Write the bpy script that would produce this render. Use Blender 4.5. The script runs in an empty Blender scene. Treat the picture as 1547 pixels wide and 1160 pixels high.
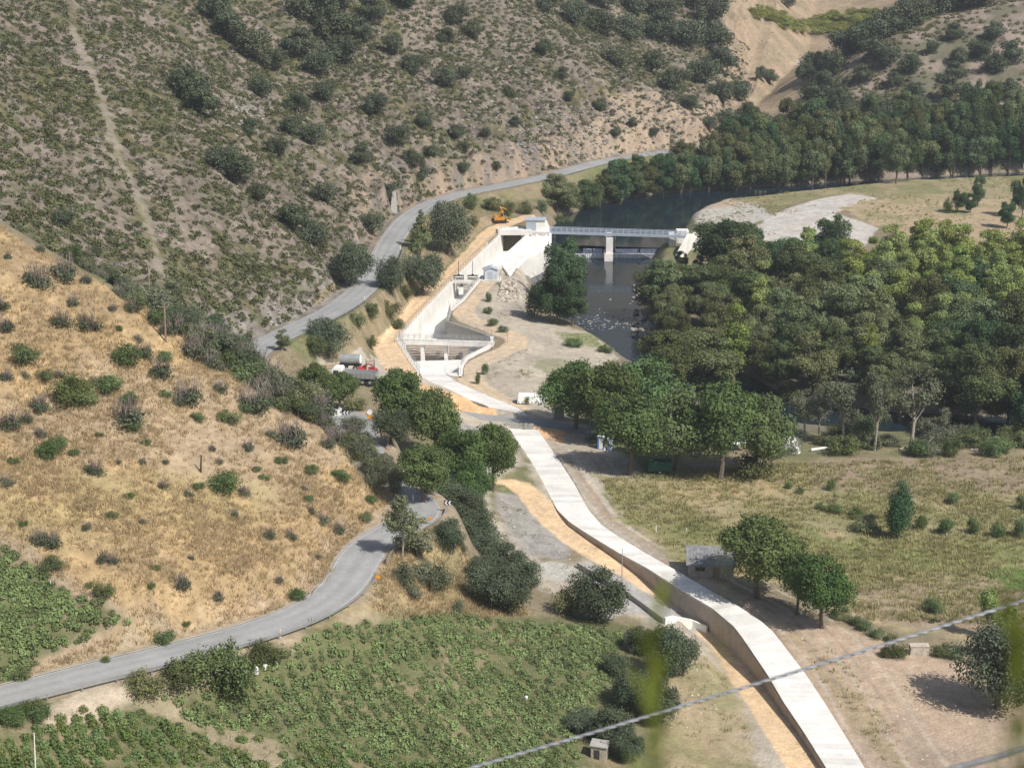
import bpy, math, random
import numpy as np
from math import radians as R, sin, cos, pi
rnd = random.Random(7)
NR = np.random.RandomState(11)
S = bpy.context.scene
C = S.collection

# ------------------------------------------------------------------ camera
FPX = 3000.0; PITCH = R(15.55); CZ = 100.0
cam_d = bpy.data.cameras.new('camera'); cam = bpy.data.objects.new('camera', cam_d); C.objects.link(cam)
cam.location = (0, 0, CZ); cam.rotation_euler = (R(90) - PITCH, 0, 0)
cam_d.sensor_width = 36; cam_d.lens = 36 * FPX / 1547
cam_d.clip_start = 0.3; cam_d.clip_end = 5000
cam_d.dof.use_dof = True; cam_d.dof.focus_distance = 330; cam_d.dof.aperture_fstop = 2.6
S.camera = cam
# ------------------------------------------------------------------ sky and sun
SUN_AZ = math.atan2(-0.68, 0.73); SUN_EL = R(47)
wd = bpy.data.worlds.new('World'); S.world = wd; wd.use_nodes = True
nt = wd.node_tree; nt.nodes.clear()
sky = nt.nodes.new('ShaderNodeTexSky'); sky.sky_type = 'NISHITA'; sky.sun_disc = False
sky.sun_elevation = SUN_EL; sky.sun_rotation = pi / 2 - SUN_AZ
sky.air_density = 1.0; sky.dust_density = 1.6; sky.ozone_density = 1.0
bg = nt.nodes.new('ShaderNodeBackground'); bg.inputs[1].default_value = 0.082
wo = nt.nodes.new('ShaderNodeOutputWorld')
nt.links.new(sky.outputs[0], bg.inputs[0]); nt.links.new(bg.outputs[0], wo.inputs[0])
sd_ = bpy.data.lights.new('sun', 'SUN'); sd_.energy = 4.8; sd_.angle = R(0.5); sd_.color = (1.0, 0.955, 0.88)
sun = bpy.data.objects.new('sun', sd_); C.objects.link(sun); sun.location = (200, -100, 300)
from mathutils import Vector
sv = Vector((cos(SUN_AZ) * cos(SUN_EL), sin(SUN_AZ) * cos(SUN_EL), sin(SUN_EL)))
sun.rotation_euler = sv.to_track_quat('Z', 'Y').to_euler()
S.view_settings.view_transform = 'Standard'; S.view_settings.look = 'None'
S.view_settings.exposure = 0.28; S.view_settings.gamma = 1.0
S.render.engine = 'CYCLES'
S.cycles.max_bounces = 5; S.cycles.transparent_max_bounces = 8
S.cycles.diffuse_bounces = 3; S.cycles.volume_bounces = 0

# ------------------------------------------------------------------ pixel helpers (reference picture is 1547 x 1160)
UPV = (0.0, sin(PITCH), cos(PITCH)); FW = (0.0, cos(PITCH), -sin(PITCH))
def raydir(px, py):
    a = px - 773.5; b = 580.0 - py
    return (a, FW[1] * FPX + UPV[1] * b, FW[2] * FPX + UPV[2] * b)
def P(px, py, z):
    d = raydir(px, py); t = (z - CZ) / d[2]
    return (d[0] * t, d[1] * t, z)
def project(x, y, z):
    zz = np.asarray(z) - CZ
    dep = np.asarray(y) * FW[1] + zz * FW[2]
    up = np.asarray(y) * UPV[1] + zz * UPV[2]
    return 773.5 + FPX * np.asarray(x) / dep, 580.0 - FPX * up / dep
def scale_at(p):
    return FPX / (p[1] * FW[1] + (p[2] - CZ) * FW[2])      # px per metre

# ------------------------------------------------------------------ noise
def _h(ix, iy, s):
    n = (ix.astype(np.int64) * 374761393 + iy.astype(np.int64) * 668265263 + s * 1442695041) & 0xffffffff
    n = ((n ^ (n >> 13)) * 1274126177) & 0xffffffff
    n = n ^ (n >> 16)
    return (n & 0xffffff) / float(0xffffff)
def vn(x, y, s=0):
    x = np.asarray(x, float); y = np.asarray(y, float)
    ix = np.floor(x); iy = np.floor(y); fx = x - ix; fy = y - iy
    fx = fx * fx * (3 - 2 * fx); fy = fy * fy * (3 - 2 * fy)
    a = _h(ix, iy, s); b = _h(ix + 1, iy, s); c = _h(ix, iy + 1, s); d = _h(ix + 1, iy + 1, s)
    return (a * (1 - fx) + b * fx) * (1 - fy) + (c * (1 - fx) + d * fx) * fy
def fbm(x, y, wl, o=4, s=0):
    t = 0; a = 1.0; n = 0
    for k in range(o):
        t = t + a * (vn(x / wl + 17.3 * k, y / wl - 9.1 * k, s + k) - .5); n += a; a *= .5; wl = wl / 2.03
    return t / n * 2
def sst(a, b, x):
    t = np.clip((x - a) / (b - a), 0, 1); return t * t * (3 - 2 * t)

# ------------------------------------------------------------------ terrain
CP = []
def cp(*a):
    for p in a: CP.append(P(*p))
cp((0,1160,14),(300,1160,10),(300,1080,10.5),(300,1040,11.7),(600,1160,6),(600,1000,9),(600,930,11),(900,1160,3),(900,1000,3.5),
   (900,900,2.5),(760,1000,6),(760,1100,5),(700,930,7.5),(720,830,7),(760,880,4),(650,850,11),(700,880,8),(100,1100,13.5),
   (1050,1160,1.5),(1000,1000,2.2),(980,930,1.7),(1150,1120,.5),(1330,1160,1.8),(1260,1030,1.8),(1150,910,1.8),(1000,835,1.8),
   (900,740,1.8),(1540,1160,1.5),(1540,900,.5),(1300,900,1.0),(1300,800,0),(1540,750,0),(1100,750,.6),(1300,690,0),(1540,690,0),
   (950,680,1.2),(1060,700,.6),(900,640,1.5),(1200,660,-.6),(1400,650,-.6),(1547,650,-.6),
   (1100,320,.3),(1250,305,1.6),(1500,285,1),(1300,350,.2),(1500,350,.3),
   (800,545,1.5),(900,550,-.2),(850,470,.6),(760,470,1.8),(780,515,1.7),(830,590,1.3),(740,550,2),(620,540,2.2),(560,560,3.2),(560,525,4.5),
   (700,335,6),(760,312,5.5),(820,300,5),(760,860,2),(820,850,1.6),(860,900,1.8),(780,760,2.6),(690,690,5),(640,640,6.5),(600,620,7.5),(740,650,2.6),
   (-150,300,50),(0,338,45),(100,400,41),(200,450,37),(300,510,31.5),(400,575,25.5),(500,640,20.5),(570,700,16.8),(600,735,15.0),
   (0,600,33),(0,700,29.5),(0,800,25.5),(0,900,21),(0,985,17.5),(200,600,31),(200,750,25),(200,880,20),(100,950,18),(350,650,25.5),(350,800,19.8),
   (400,890,16.3),(480,700,20.4),(480,800,17.7),(530,780,16.0),(-200,600,42),(-200,1000,24),
   (1210,170,9),(1300,80,26),(1440,0,41),(1547,0,43),(1547,150,16),(1400,170,13),(1300,210,7),(1200,240,2),(1500,240,3),(1350,130,18),
   (1150,150,6),(1200,100,12),(1200,0,28),(1300,0,24),(1090,230,1))
CP += [(60,400,-1),(100,400,-1),(60,450,-1),(120,450,-1),(90,500,0),(140,520,.3),(170,420,0),(140,330,-.5),(200,300,0),(140,560,.5),
       (140,780,20),(120,1000,60),(0,1000,80),(250,900,80),(300,700,60),(0,1400,150),(400,1400,160),(-400,1400,200),(400,500,30),(400,300,30),
       (0,140,6),(-60,140,18),(80,140,2),(-160,180,50),(200,180,5),(0,100,6),
       (-52,306,14),(-60,312,16),(-35,310,10),(-10,320,5),(-18,340,7),(-20,290,7.5),(-90,300,34),(-150,290,56),(-60,290,22),(-200,400,60)]
CP = np.array(CP, float)
def _U(r2): return np.where(r2 > 1e-9, r2 * np.log(np.maximum(r2, 1e-9)), 0)
_sc = 100.0
_X = CP[:, :2] / _sc; _n = len(_X)
_K = _U(((_X[:, None] - _X[None]) ** 2).sum(-1)) + np.eye(_n) * 2e-3
_A = np.zeros((_n + 3, _n + 3)); _A[:_n, :_n] = _K; _A[:_n, _n] = 1; _A[:_n, _n+1:] = _X; _A[_n, :_n] = 1; _A[_n+1:, :_n] = _X.T
_w = np.linalg.solve(_A, np.concatenate([CP[:, 2], np.zeros(3)]))
def tps(x, y):
    x = x / _sc; y = y / _sc
    o = _w[_n] + _w[_n+1] * x + _w[_n+2] * y
    for i in range(_n):
        o = o + _w[i] * _U((x - _X[i, 0]) ** 2 + (y - _X[i, 1]) ** 2)
    return o
def polyd(x, y, pts, rad=1e9):
    """distance, interpolated 3rd/4th columns, side (+ left) and arclength for a polyline"""
    pts = np.array(pts, float); best = np.full(x.shape, 1e18); nz = pts.shape[1] - 2
    val = [np.zeros(x.shape) for _ in range(nz)]; side = np.zeros(x.shape); arc = np.zeros(x.shape); L = 0
    for i in range(len(pts) - 1):
        ax, ay = pts[i, :2]; bx, by = pts[i+1, :2]; dx, dy = bx - ax, by - ay; l2 = dx*dx + dy*dy; l = math.sqrt(l2)
        t = np.clip(((x - ax) * dx + (y - ay) * dy) / l2, 0, 1)
        d = (x - ax - t*dx) ** 2 + (y - ay - t*dy) ** 2
        m = d < best
        best = np.where(m, d, best)
        for k in range(nz): val[k] = np.where(m, pts[i, 2+k] * (1 - t) + pts[i+1, 2+k] * t, val[k])
        side = np.where(m, np.sign(dx * (y - ay) - dy * (x - ax)), side); arc = np.where(m, L + t * l, arc); L += l
    return np.sqrt(best), val, side, arc
def resample(pts, step):
    """Catmull-Rom through the points"""
    pts = np.array(pts, float); out = []
    n = len(pts)
    for i in range(n - 1):
        p0 = pts[max(i-1, 0)]; p1 = pts[i]; p2 = pts[i+1]; p3 = pts[min(i+2, n-1)]
        k = max(1, int(np.linalg.norm((p2 - p1)[:2]) / step))
        for j in range(k):
            t = j / k
            out.append(.5 * ((2*p1) + (-p0 + p2)*t + (2*p0 - 5*p1 + 4*p2 - p3)*t*t + (-p0 + 3*p1 - 3*p2 + p3)*t**3))
    out.append(pts[-1]); return np.array(out)
def PL(*a): return [P(*p) for p in a]
ROAD = PL((-120,1084,15.6),(0,1054,15),(134,1019,14.6),(269,987,14.3),(403,950,14),(470,924,13.9),(515,893,13.8),(536,858,13.8),(549,832,13.7),(575,812,13.6),(607,797,13.5),(640,781,13.5),(655,771,13.4),(646,761,13.4),(620,751,13.3),(588,738,13.2)) \
    + [(-20,270,13.1),(-22.5,280,13)] + PL((541,637,13)) + [(-28,297.5,13),(-35,301,13),(-41,306,13),(-45,314,12.9),(-46.5,323,12.3),(-46,333,11.7)] \
    + PL((398,522,11.1),(440,501,10.4),(500,473,9.8),(545,441,9.3),(574,405,9.0),(592,365,8.7),(625,325,8.5),(680,298,8.3),(760,281,8.3),(840,264,8.5),(900,247,8.8),(960,236,9),(1040,226,9)) + [(66,600,9),(72,635,8)]
ROAD = resample(ROAD, 2.0)
for _ in range(6): ROAD[1:-1] = .5 * ROAD[1:-1] + .25 * (ROAD[:-2] + ROAD[2:])
i0 = int(np.argmin(np.abs(ROAD[:, 0] - P(398,522,11.1)[0]) + np.abs(ROAD[:, 1] - P(398,522,11.1)[1])))
FOOT = [(-260,220,95),(-180,260,66),(-120,288,42),(-84,303,30),(-62,322,20)] + [tuple(p) for p in ROAD[i0+2:-3:4]] + [(84,700,9),(92,740,14),(104,800,26),(120,900,45),(140,1100,80)]
RIV_UP = PL((915,378,-1.0),(925,355,-1.0),(940,333,-1.0),(985,312,-1.0),(1060,299,-1.0),(1160,292,-1.0),(1300,281,-1.0),(1547,266,-1.0))
RIV_UP = [(*p[:2], w) for p, w in zip(RIV_UP, (15,16,17,13,9,8,7,6))] + [(300,640,8)]
RIV_UP = resample([(RIV_UP[0][0], 489.5, 15)] + RIV_UP[1:], 4)
RIV_DN = PL((893,392,-3),(882,430,-3),(890,465,-3),(930,495,-3),(972,520,-3))
RIV_DN = [(*p[:2], w) for p, w in zip(RIV_DN, (15.5,13,11,9,8))] + [(36,378,8),(47,356,8),(62,345,8),(92,338,8),(140,328,8),(300,290,9)]
RIV_DN = resample([(RIV_DN[0][0], 488.0, 15)] + RIV_DN[1:], 4)
def PLw(z, *a): return [(*P(p[0], p[1], p[3] if len(p) > 3 else z), p[2]) for p in a]
# dirt tracks: px, py, half width, z
TRK_A = resample(PLw(3, (800,326,1.5,4.2),(775,335,2.2,4.0),(748,346,2.2,3.6),(728,365,2.2,3.4),(704,392,2.2,3.2),(675,420,2.2,3),(640,454,2.2,2.9),(602,490,2.4,2.7),(583,515,3.0,2.6),(594,540,2.8,2.5),(614,562,2.4,2.3),(640,588,2.6,1.6),(672,606,2.6,.9),(705,616,2.2,.8),(738,627,1.2,.8)), 2)
TRK_B = resample(PLw(2, (736,427,2.0,2.6),(716,448,2.2,2.5),(700,468,2.4,2.4),(712,484,2.4,2.3),(750,499,2.4,2.2),(781,513,2.4,2.1),(772,526,2.4,2.1),(740,540,2.4,2.0),(716,556,2.2,2.0),(712,575,2.4,2.0),(738,594,2.0,2.0),(775,611,1.4,2.0),(830,630,1.0,2.0)), 2)
TRK_C = resample(PLw(2, (735,727,1.0,3.0),(768,729,1.6,2.6),(795,742,1.8,2.2),(818,766,1.9,1.9),(850,791,2.0,1.4),(895,822,2.0,1.1),(935,848,2.0,.8),(975,889,1.6,-.2),(1030,925,1.6,-1.0),(1075,957,1.8,-1.5),(1105,990,2.0,-1.4),(1140,1035,2.2,-.2),(1180,1095,2.2,0.7),(1225,1165,2.2,1.0),(1270,1240,2.2,1.0)), 2)
# covered channel: left and right edges of the lid
LIDZ = 2.0
UP_L = PL((634,563,2.3),(640,574,2.3),(655,584,2.3),(690,598,2.2),(732,611,2.1),(746,620,2),(752,628,2))
UP_R = PL((672,563,2.3),(688,576,2.3),(712,587,2.3),(750,603,2.2),(782,616,2.1),(790,621,2),(797,628,2))
LO_L = PL((768,645,2),(785,672,2),(800,697,2),(822,733,2),(842,770,2),(860,788,2),(889,807,2),(936,835.5,2),(976,857,2),(1026.5,889,2),(1077,919,2),(1109,946,2),(1124,966,2),(1158,1016,2),(1184,1060,2),(1215,1106,2),(1247,1157,2),(1310,1262,2))
LO_R = PL((810,645,2),(830,674,2),(846,697,2),(869,733,2),(889,770,2),(909,793,2),(934,810,2),(968,831,2),(1026.5,864,2),(1070,890,2),(1112,913,2),(1150,938,2),(1169,955,2),(1216,1016,2),(1245,1060,2),(1274,1106,2),(1307,1160,2),(1368,1262,2))
def mids(a, b): return [((p[0]+q[0])/2, (p[1]+q[1])/2, p[2]) for p, q in zip(a, b)]
UP_M = mids(UP_L, UP_R); LO_M = mids(LO_L, LO_R)
def in_poly(x, y, poly):
    c = np.zeros(x.shape, bool); n = len(poly)
    for i in range(n):
        x1, y1 = poly[i][:2]; x2, y2 = poly[(i+1) % n][:2]
        if y1 == y2: continue
        m = ((y1 > y) != (y2 > y)) & (x < (x2 - x1) * (y - y1) / (y2 - y1) + x1)
        c ^= m
    return c
# open canal and basin (inner faces of the walls), z of the rim about 2.5
ZR = 2.6; ZF = -1.6
CAN_L = PL((758,352,3.0),(722,386,2.8),(686,421,2.7),(646,463,2.6),(604,508,2.6))                 # left rim, far to near
CAN_R = PL((800,352,3.0),(765,384,2.8),(741,402,2.8),(723,424,2.7),(700,452,2.6),(680,468,2.6),(676,485,2.6))
BAS_R = PL((706,495,2.6),(743,508,2.6),(744,516,2.6),(736,523,2.6),(720,531,2.5),(704,540,2.5),(697,552,2.4),(696,565,2.3))
BAS_L = PL((604,508,2.6),(602,514,2.6),(612,530,2.5),(622,546,2.4),(634,563,2.3))
HOLE = CAN_L[:-1] + BAS_L + BAS_R[::-1] + CAN_R[::-1]
FLATP = [P(a, b, 2.2)[:2] for a, b in ((800,352),(832,350),(836,372),(831,387),(783,401),(774,418),(759,425),(727,426),(740,402),(764,384))]
CROSS = resample(PLw(2.6,(668,621,1.7,3.4),(690,624,1.7,3.0),(740,631,1.8,2.7),(775,634,1.9,2.6),(812,638,1.9,2.5),(850,645,1.9,2.0),(900,655,2,1.6)), 2)
def T(x, y, rough=True):
    x = np.asarray(x, float); y = np.asarray(y, float); shp = x.shape; x = x.ravel(); y = y.ravel()
    g = tps(x, y)
    # mountain on the left of the river road
    d, v, side, arc = polyd(x, y, FOOT); zf = v[0]
    up = np.clip(d - 4.2, 0, 4) * 0.95 + np.clip(d - 8.2, 0, 140) * 0.60 + np.clip(d - 148, 0, 1e5) * .35
    amp = sst(4, 45, d)
    rel = amp * (5.0 * fbm(x * .9 + y * .35, y * .25, 38, 4, 3) + 2.2 * fbm(x, y, 15, 4, 5) - 2.5 * (1 - np.abs(fbm(x * .8, y * .4 - x * .3, 55, 3, 9))) ** 6)
    mnt = np.where(side > 0, zf + up + rel, zf - d * .9)
    k = 1.2; hh = np.clip(.5 + .5 * (mnt - g) / k, 0, 1)
    far = y > 250
    g = np.where(far, g * (1 - hh) + mnt * hh + k * hh * (1 - hh), g)
    mmask = np.where(far, hh, 0) * (side > 0)
    if rough:
        rg = sst(4, 9, d) * (1 - sst(30, 60, d)) * sst(380, 440, y) + .35 * sst(4, 9, d) * (1 - sst(9, 18, d))
        g = g + mmask * rg * (2.1 * (1 - 2 * np.abs(fbm(x * 1.3 + y * .7, y * .5 - x * .3, 9, 4, 61))) + .5 * fbm(x, y, 2.5, 3, 62)) + mmask * sst(5, 20, d) * .5 * fbm(x, y, 4, 3, 63)
    if rough:
        hillm = sst(3, 12, g) * (1 - mmask)
        g = g + hillm * (0.9 * fbm(x, y, 14, 4, 21)) + .12 * fbm(x, y, 5, 3, 31) + (y > 560) * sst(2, 12, g) * (1 - mmask) * 3.0 * fbm(x, y, 45, 3, 41)
    def flat(g, pts, hw, fall, dz=0, rad=None):
        bb = np.array(pts)[:, :2]; m = (x > bb[:, 0].min() - 20) & (x < bb[:, 0].max() + 20) & (y > bb[:, 1].min() - 20) & (y < bb[:, 1].max() + 20)
        if not m.any(): return g
        d, v, s, a = polyd(x[m], y[m], pts)
        h = v[1] if hw is None else hw
        w = 1 - sst(0, 1, (d - h) / fall)
        g = g.copy(); g[m] = g[m] * (1 - w) + (v[0] + dz) * w; return g
    g = flat(g, TRK_A, None, 3.5); g = flat(g, TRK_B, None, 3.5); g = flat(g, TRK_C, None, 4.0)
    g = flat(g, ROAD, 4.0, 4.0)
    # river beds
    for rv, bed, wl in ((RIV_UP, -3.0, -1.0), (RIV_DN, -4.2, -3.0)):
        bb = rv[:, :2]; m = (x > bb[:, 0].min() - 40) & (x < bb[:, 0].max() + 40) & (y > bb[:, 1].min() - 12) & (y < bb[:, 1].max() + 40)
        if rv is RIV_UP: m &= y > 488.8
        else: m &= y <= 488.8
        if m.any():
            dd, v, s, a = polyd(x[m], y[m], rv); h = v[0] + 1.6 * fbm(x[m], y[m], 9, 3, 51)
            w = 1 - sst(0, 1, (dd - (h - 2.0)) / 6.5)
            g = g.copy(); g[m] = g[m] * (1 - w) + bed * w
    # channel box: ground flush on its right, lower by the track on its left
    for M_, hw in ((UP_M, 2.6), (LO_M, 2.2)):
        pass
    for Le, Re in ((UP_L, UP_R), (LO_L, LO_R)):
        pg = [tuple(p) for p in Le] + [tuple(p) for p in Re[::-1]]; ins = in_poly(x, y, pg); g = np.where(ins, np.minimum(g, 1.15), g)
    ins = in_poly(x, y, FLATP); g = np.where(ins, np.minimum(g, 1.95), g)
    g = flat(g, CROSS, None, 2.2, dz=0)
    hb = np.array(HOLE)[:, :2]; m = (x > hb[:, 0].min()-1) & (x < hb[:, 0].max()+1) & (y > hb[:, 1].min()-1) & (y < hb[:, 1].max()+1)
    if m.any():
        ins = in_poly(x[m], y[m], HOLE) | (polyd(x[m], y[m], [(p[0], p[1], 0) for p in HOLE + HOLE[:1]])[0] < .3); gg = g[m]; gg[ins] = np.minimum(gg[ins], -3.2); g = g.copy(); g[m] = gg
    # the hillside the photograph is taken from
    moun = 97 - .85 * np.maximum(y - 1, 0)
    g = np.maximum(g, moun)
    return g.reshape(shp)
def T1(x, y): return float(T(np.array([x]), np.array([y]))[0])
_cache = {}
def hits(pxs):
    """first terrain point under each picture position"""
    pxs = list(pxs); out = []
    D = np.concatenate([np.arange(125, 640, 1.5), np.arange(640, 1400, 6)])
    for px, py in pxs:
        d = raydir(px, py); t = D / d[1]
        xs = d[0] * t; zs = CZ + d[2] * t
        tz = T(xs, D); below = np.nonzero(zs < tz)[0]
        if len(below) == 0: i = len(D) - 1
        else: i = max(below[0], 1)
        a, b = D[i-1], D[i]
        q = np.linspace(a, b, 13); t = q / d[1]; tz = T(d[0] * t, q); bl = np.nonzero(CZ + d[2] * t < tz)[0]
        j = bl[0] if len(bl) else 12
        out.append((float(d[0] * t[j]), float(q[j]), float(tz[j])))
    return out
def hit(px, py):
    k = (round(px, 1), round(py, 1))
    if k not in _cache: _cache[k] = hits([k])[0]
    return _cache[k]

# ------------------------------------------------------------------ object helpers
def tag(o, label=None, cat=None, group=None, kind=None):
    if label: o['label'] = label
    if cat: o['category'] = cat
    if group: o['group'] = group
    if kind: o['kind'] = kind
    return o
def thing(name, label, cat, loc=(0,0,0), rz=0, group=None):
    o = bpy.data.objects.new(name, None); C.objects.link(o); o.location = loc; o.rotation_euler = (0, 0, rz)
    o.empty_display_size = .5
    return tag(o, label, cat, group)
def fastmesh(name, v, faces_flat, k, mat, attrs=None, smooth=False):
    me = bpy.data.meshes.new(name); n = len(faces_flat) // k
    me.vertices.add(len(v)); me.vertices.foreach_set('co', np.asarray(v, np.float32).ravel())
    me.loops.add(len(faces_flat)); me.loops.foreach_set('vertex_index', np.asarray(faces_flat, np.int32))
    me.polygons.add(n); me.polygons.foreach_set('loop_start', np.arange(0, n * k, k, dtype=np.int32))
    if smooth: me.polygons.foreach_set('use_smooth', np.ones(n, bool))
    if attrs:
        for an, (ty, arr) in attrs.items():
            at = me.attributes.new(an, ty, 'POINT')
            at.data.foreach_set('color' if ty == 'FLOAT_COLOR' else 'value', np.asarray(arr, np.float32).ravel())
    me.update(calc_edges=True); me.validate()
    if mat: me.materials.append(mat)
    return me
class MB:
    def __init__(s): s.v = []; s.f = []; s.t = []; s.cur = 1.0
    def add(s, v, f):
        o = len(s.v); s.v += [tuple(p) for p in v]; s.f += [tuple(i + o for i in q) for q in f]; s.t += [s.cur] * len(v); return s
    def box(s, c, d, rz=0, rx=0, ry=0):
        from mathutils import Euler
        e = Euler((rx, ry, rz)).to_matrix(); hx, hy, hz = d[0]/2, d[1]/2, d[2]/2
        vs = [Vector(c) + e @ Vector((a*hx, b*hy, q*hz)) for q in (-1, 1) for a, b in ((-1,-1),(1,-1),(1,1),(-1,1))]
        return s.add(vs, [(3,2,1,0),(4,5,6,7),(0,1,5,4),(1,2,6,5),(2,3,7,6),(3,0,4,7)])
    def prism(s, poly, z0, z1):
        """poly: xy(z) list counter-clockwise; z0/z1 numbers or None to use the points' own z"""
        n = len(poly)
        b = [(p[0], p[1], z0 if not callable(z0) else z0(p)) for p in poly]; t = [(p[0], p[1], z1 if z1 is not None else p[2]) for p in poly]
        ar = sum(poly[i][0]*poly[(i+1)%n][1] - poly[(i+1)%n][0]*poly[i][1] for i in range(n))
        if ar < 0: b.reverse(); t.reverse()
        return s.add(b + t, [tuple(range(n-1, -1, -1)), tuple(range(n, 2*n))] + [(i, (i+1)%n, n+(i+1)%n, n+i) for i in range(n)])
    def tube(s, pts, rad, n=6, cap=True):
        pts = [Vector(p) for p in pts]; rings = []
        if not hasattr(rad, '__len__'): rad = [rad] * len(pts)
        base = len(s.v); vs = []
        for i, p in enumerate(pts):
            d = (pts[min(i+1, len(pts)-1)] - pts[max(i-1, 0)])
            if d.length < 1e-9: d = Vector((0,0,1))
            d.normalize(); a = d.cross(Vector((0,0,1)) if abs(d.z) < .9 else Vector((1,0,0))).normalized(); b = d.cross(a)
            for k in range(n):
                th = 2*pi*k/n; vs.append(p + (a*cos(th) + b*sin(th)) * rad[i])
        f = [(i*n+k, i*n+(k+1)%n, (i+1)*n+(k+1)%n, (i+1)*n+k) for i in range(len(pts)-1) for k in range(n)]
        if cap: f += [tuple(range(n-1,-1,-1)), tuple((len(pts)-1)*n + k for k in range(n))]
        return s.add(vs, f)
    def wall(s, pts, th, zb, cap=0.0, side=0, samez=False):
        """wall along 3d polyline pts (z = its top); side 0 centred, +1 body to the left, -1 to the right"""
        pts = [Vector(p) for p in pts]; L = []; Rr = []
        for i, p in enumerate(pts):
            d1 = (pts[i] - pts[i-1]) if i > 0 else (pts[1] - pts[0]); d2 = (pts[i+1] - pts[i]) if i < len(pts)-1 else d1
            d1.z = d2.z = 0; d1.normalize(); d2.normalize(); n1 = Vector((-d1.y, d1.x, 0)); n2 = Vector((-d2.y, d2.x, 0))
            m = (n1 + n2); m = m / max(m.dot(n1), .5) if m.length > 1e-6 else n1
            a = th/2 if side == 0 else (th if side > 0 else 0); b = th/2 if side == 0 else (0 if side > 0 else th)
            L.append(p + m*a); Rr.append(p - m*b)
        n = len(pts); vs = []
        for i in range(n):
            z = zb if not callable(zb) else zb(pts[i])
            vs += [(L[i].x, L[i].y, pts[i].z), (Rr[i].x, Rr[i].y, pts[i].z), (Rr[i].x, Rr[i].y, z), (L[i].x, L[i].y, z)]
        f = []
        for i in range(n-1):
            a = i*4; b = a+4
            f += [(a, a+1, b+1, b), (a+1, a+2, b+2, b+1), (a+2, a+3, b+3, b+2), (a+3, a, b, b+3)]
        f += [(3,2,1,0), tuple((n-1)*4 + k for k in range(4))]
        return s.add(vs, f)
    def mesh(s, name, mat, smooth=False):
        me = bpy.data.meshes.new(name); me.from_pydata([tuple(p) for p in s.v], [], s.f)
        a = me.attributes.new('tone', 'FLOAT', 'POINT'); a.data.foreach_set('value', np.array(s.t, np.float32))
        if smooth: me.polygons.foreach_set('use_smooth', np.ones(len(me.polygons), bool))
        me.materials.append(mat); me.update(); return me
    def build(s, name, mat, parent=None, smooth=False, **kw):
        o = bpy.data.objects.new(name, s.mesh(name, mat, smooth)); C.objects.link(o)
        if parent: o.parent = parent
        if kw: tag(o, **kw)
        return o
def kids(o): return [c for c in bpy.data.objects if c.parent == o] if False else _KIDS.get(o.name, [])
_KIDS = {}
def copy_tree(root, loc, rz=0, sc=1.0, label=None, group=None, name=None):
    r = root.copy(); C.objects.link(r); r.location = loc; r.rotation_euler = (0, 0, rz)
    r.scale = (sc if hasattr(sc, '__len__') else (sc, sc, sc))
    if label: r['label'] = label
    if group: r['group'] = group
    for ch in root['_k'] if False else PROTO_CH.get(root.name, []):
        c = ch.copy(); C.objects.link(c); c.parent = r
    return r
PROTO_CH = {}

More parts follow.
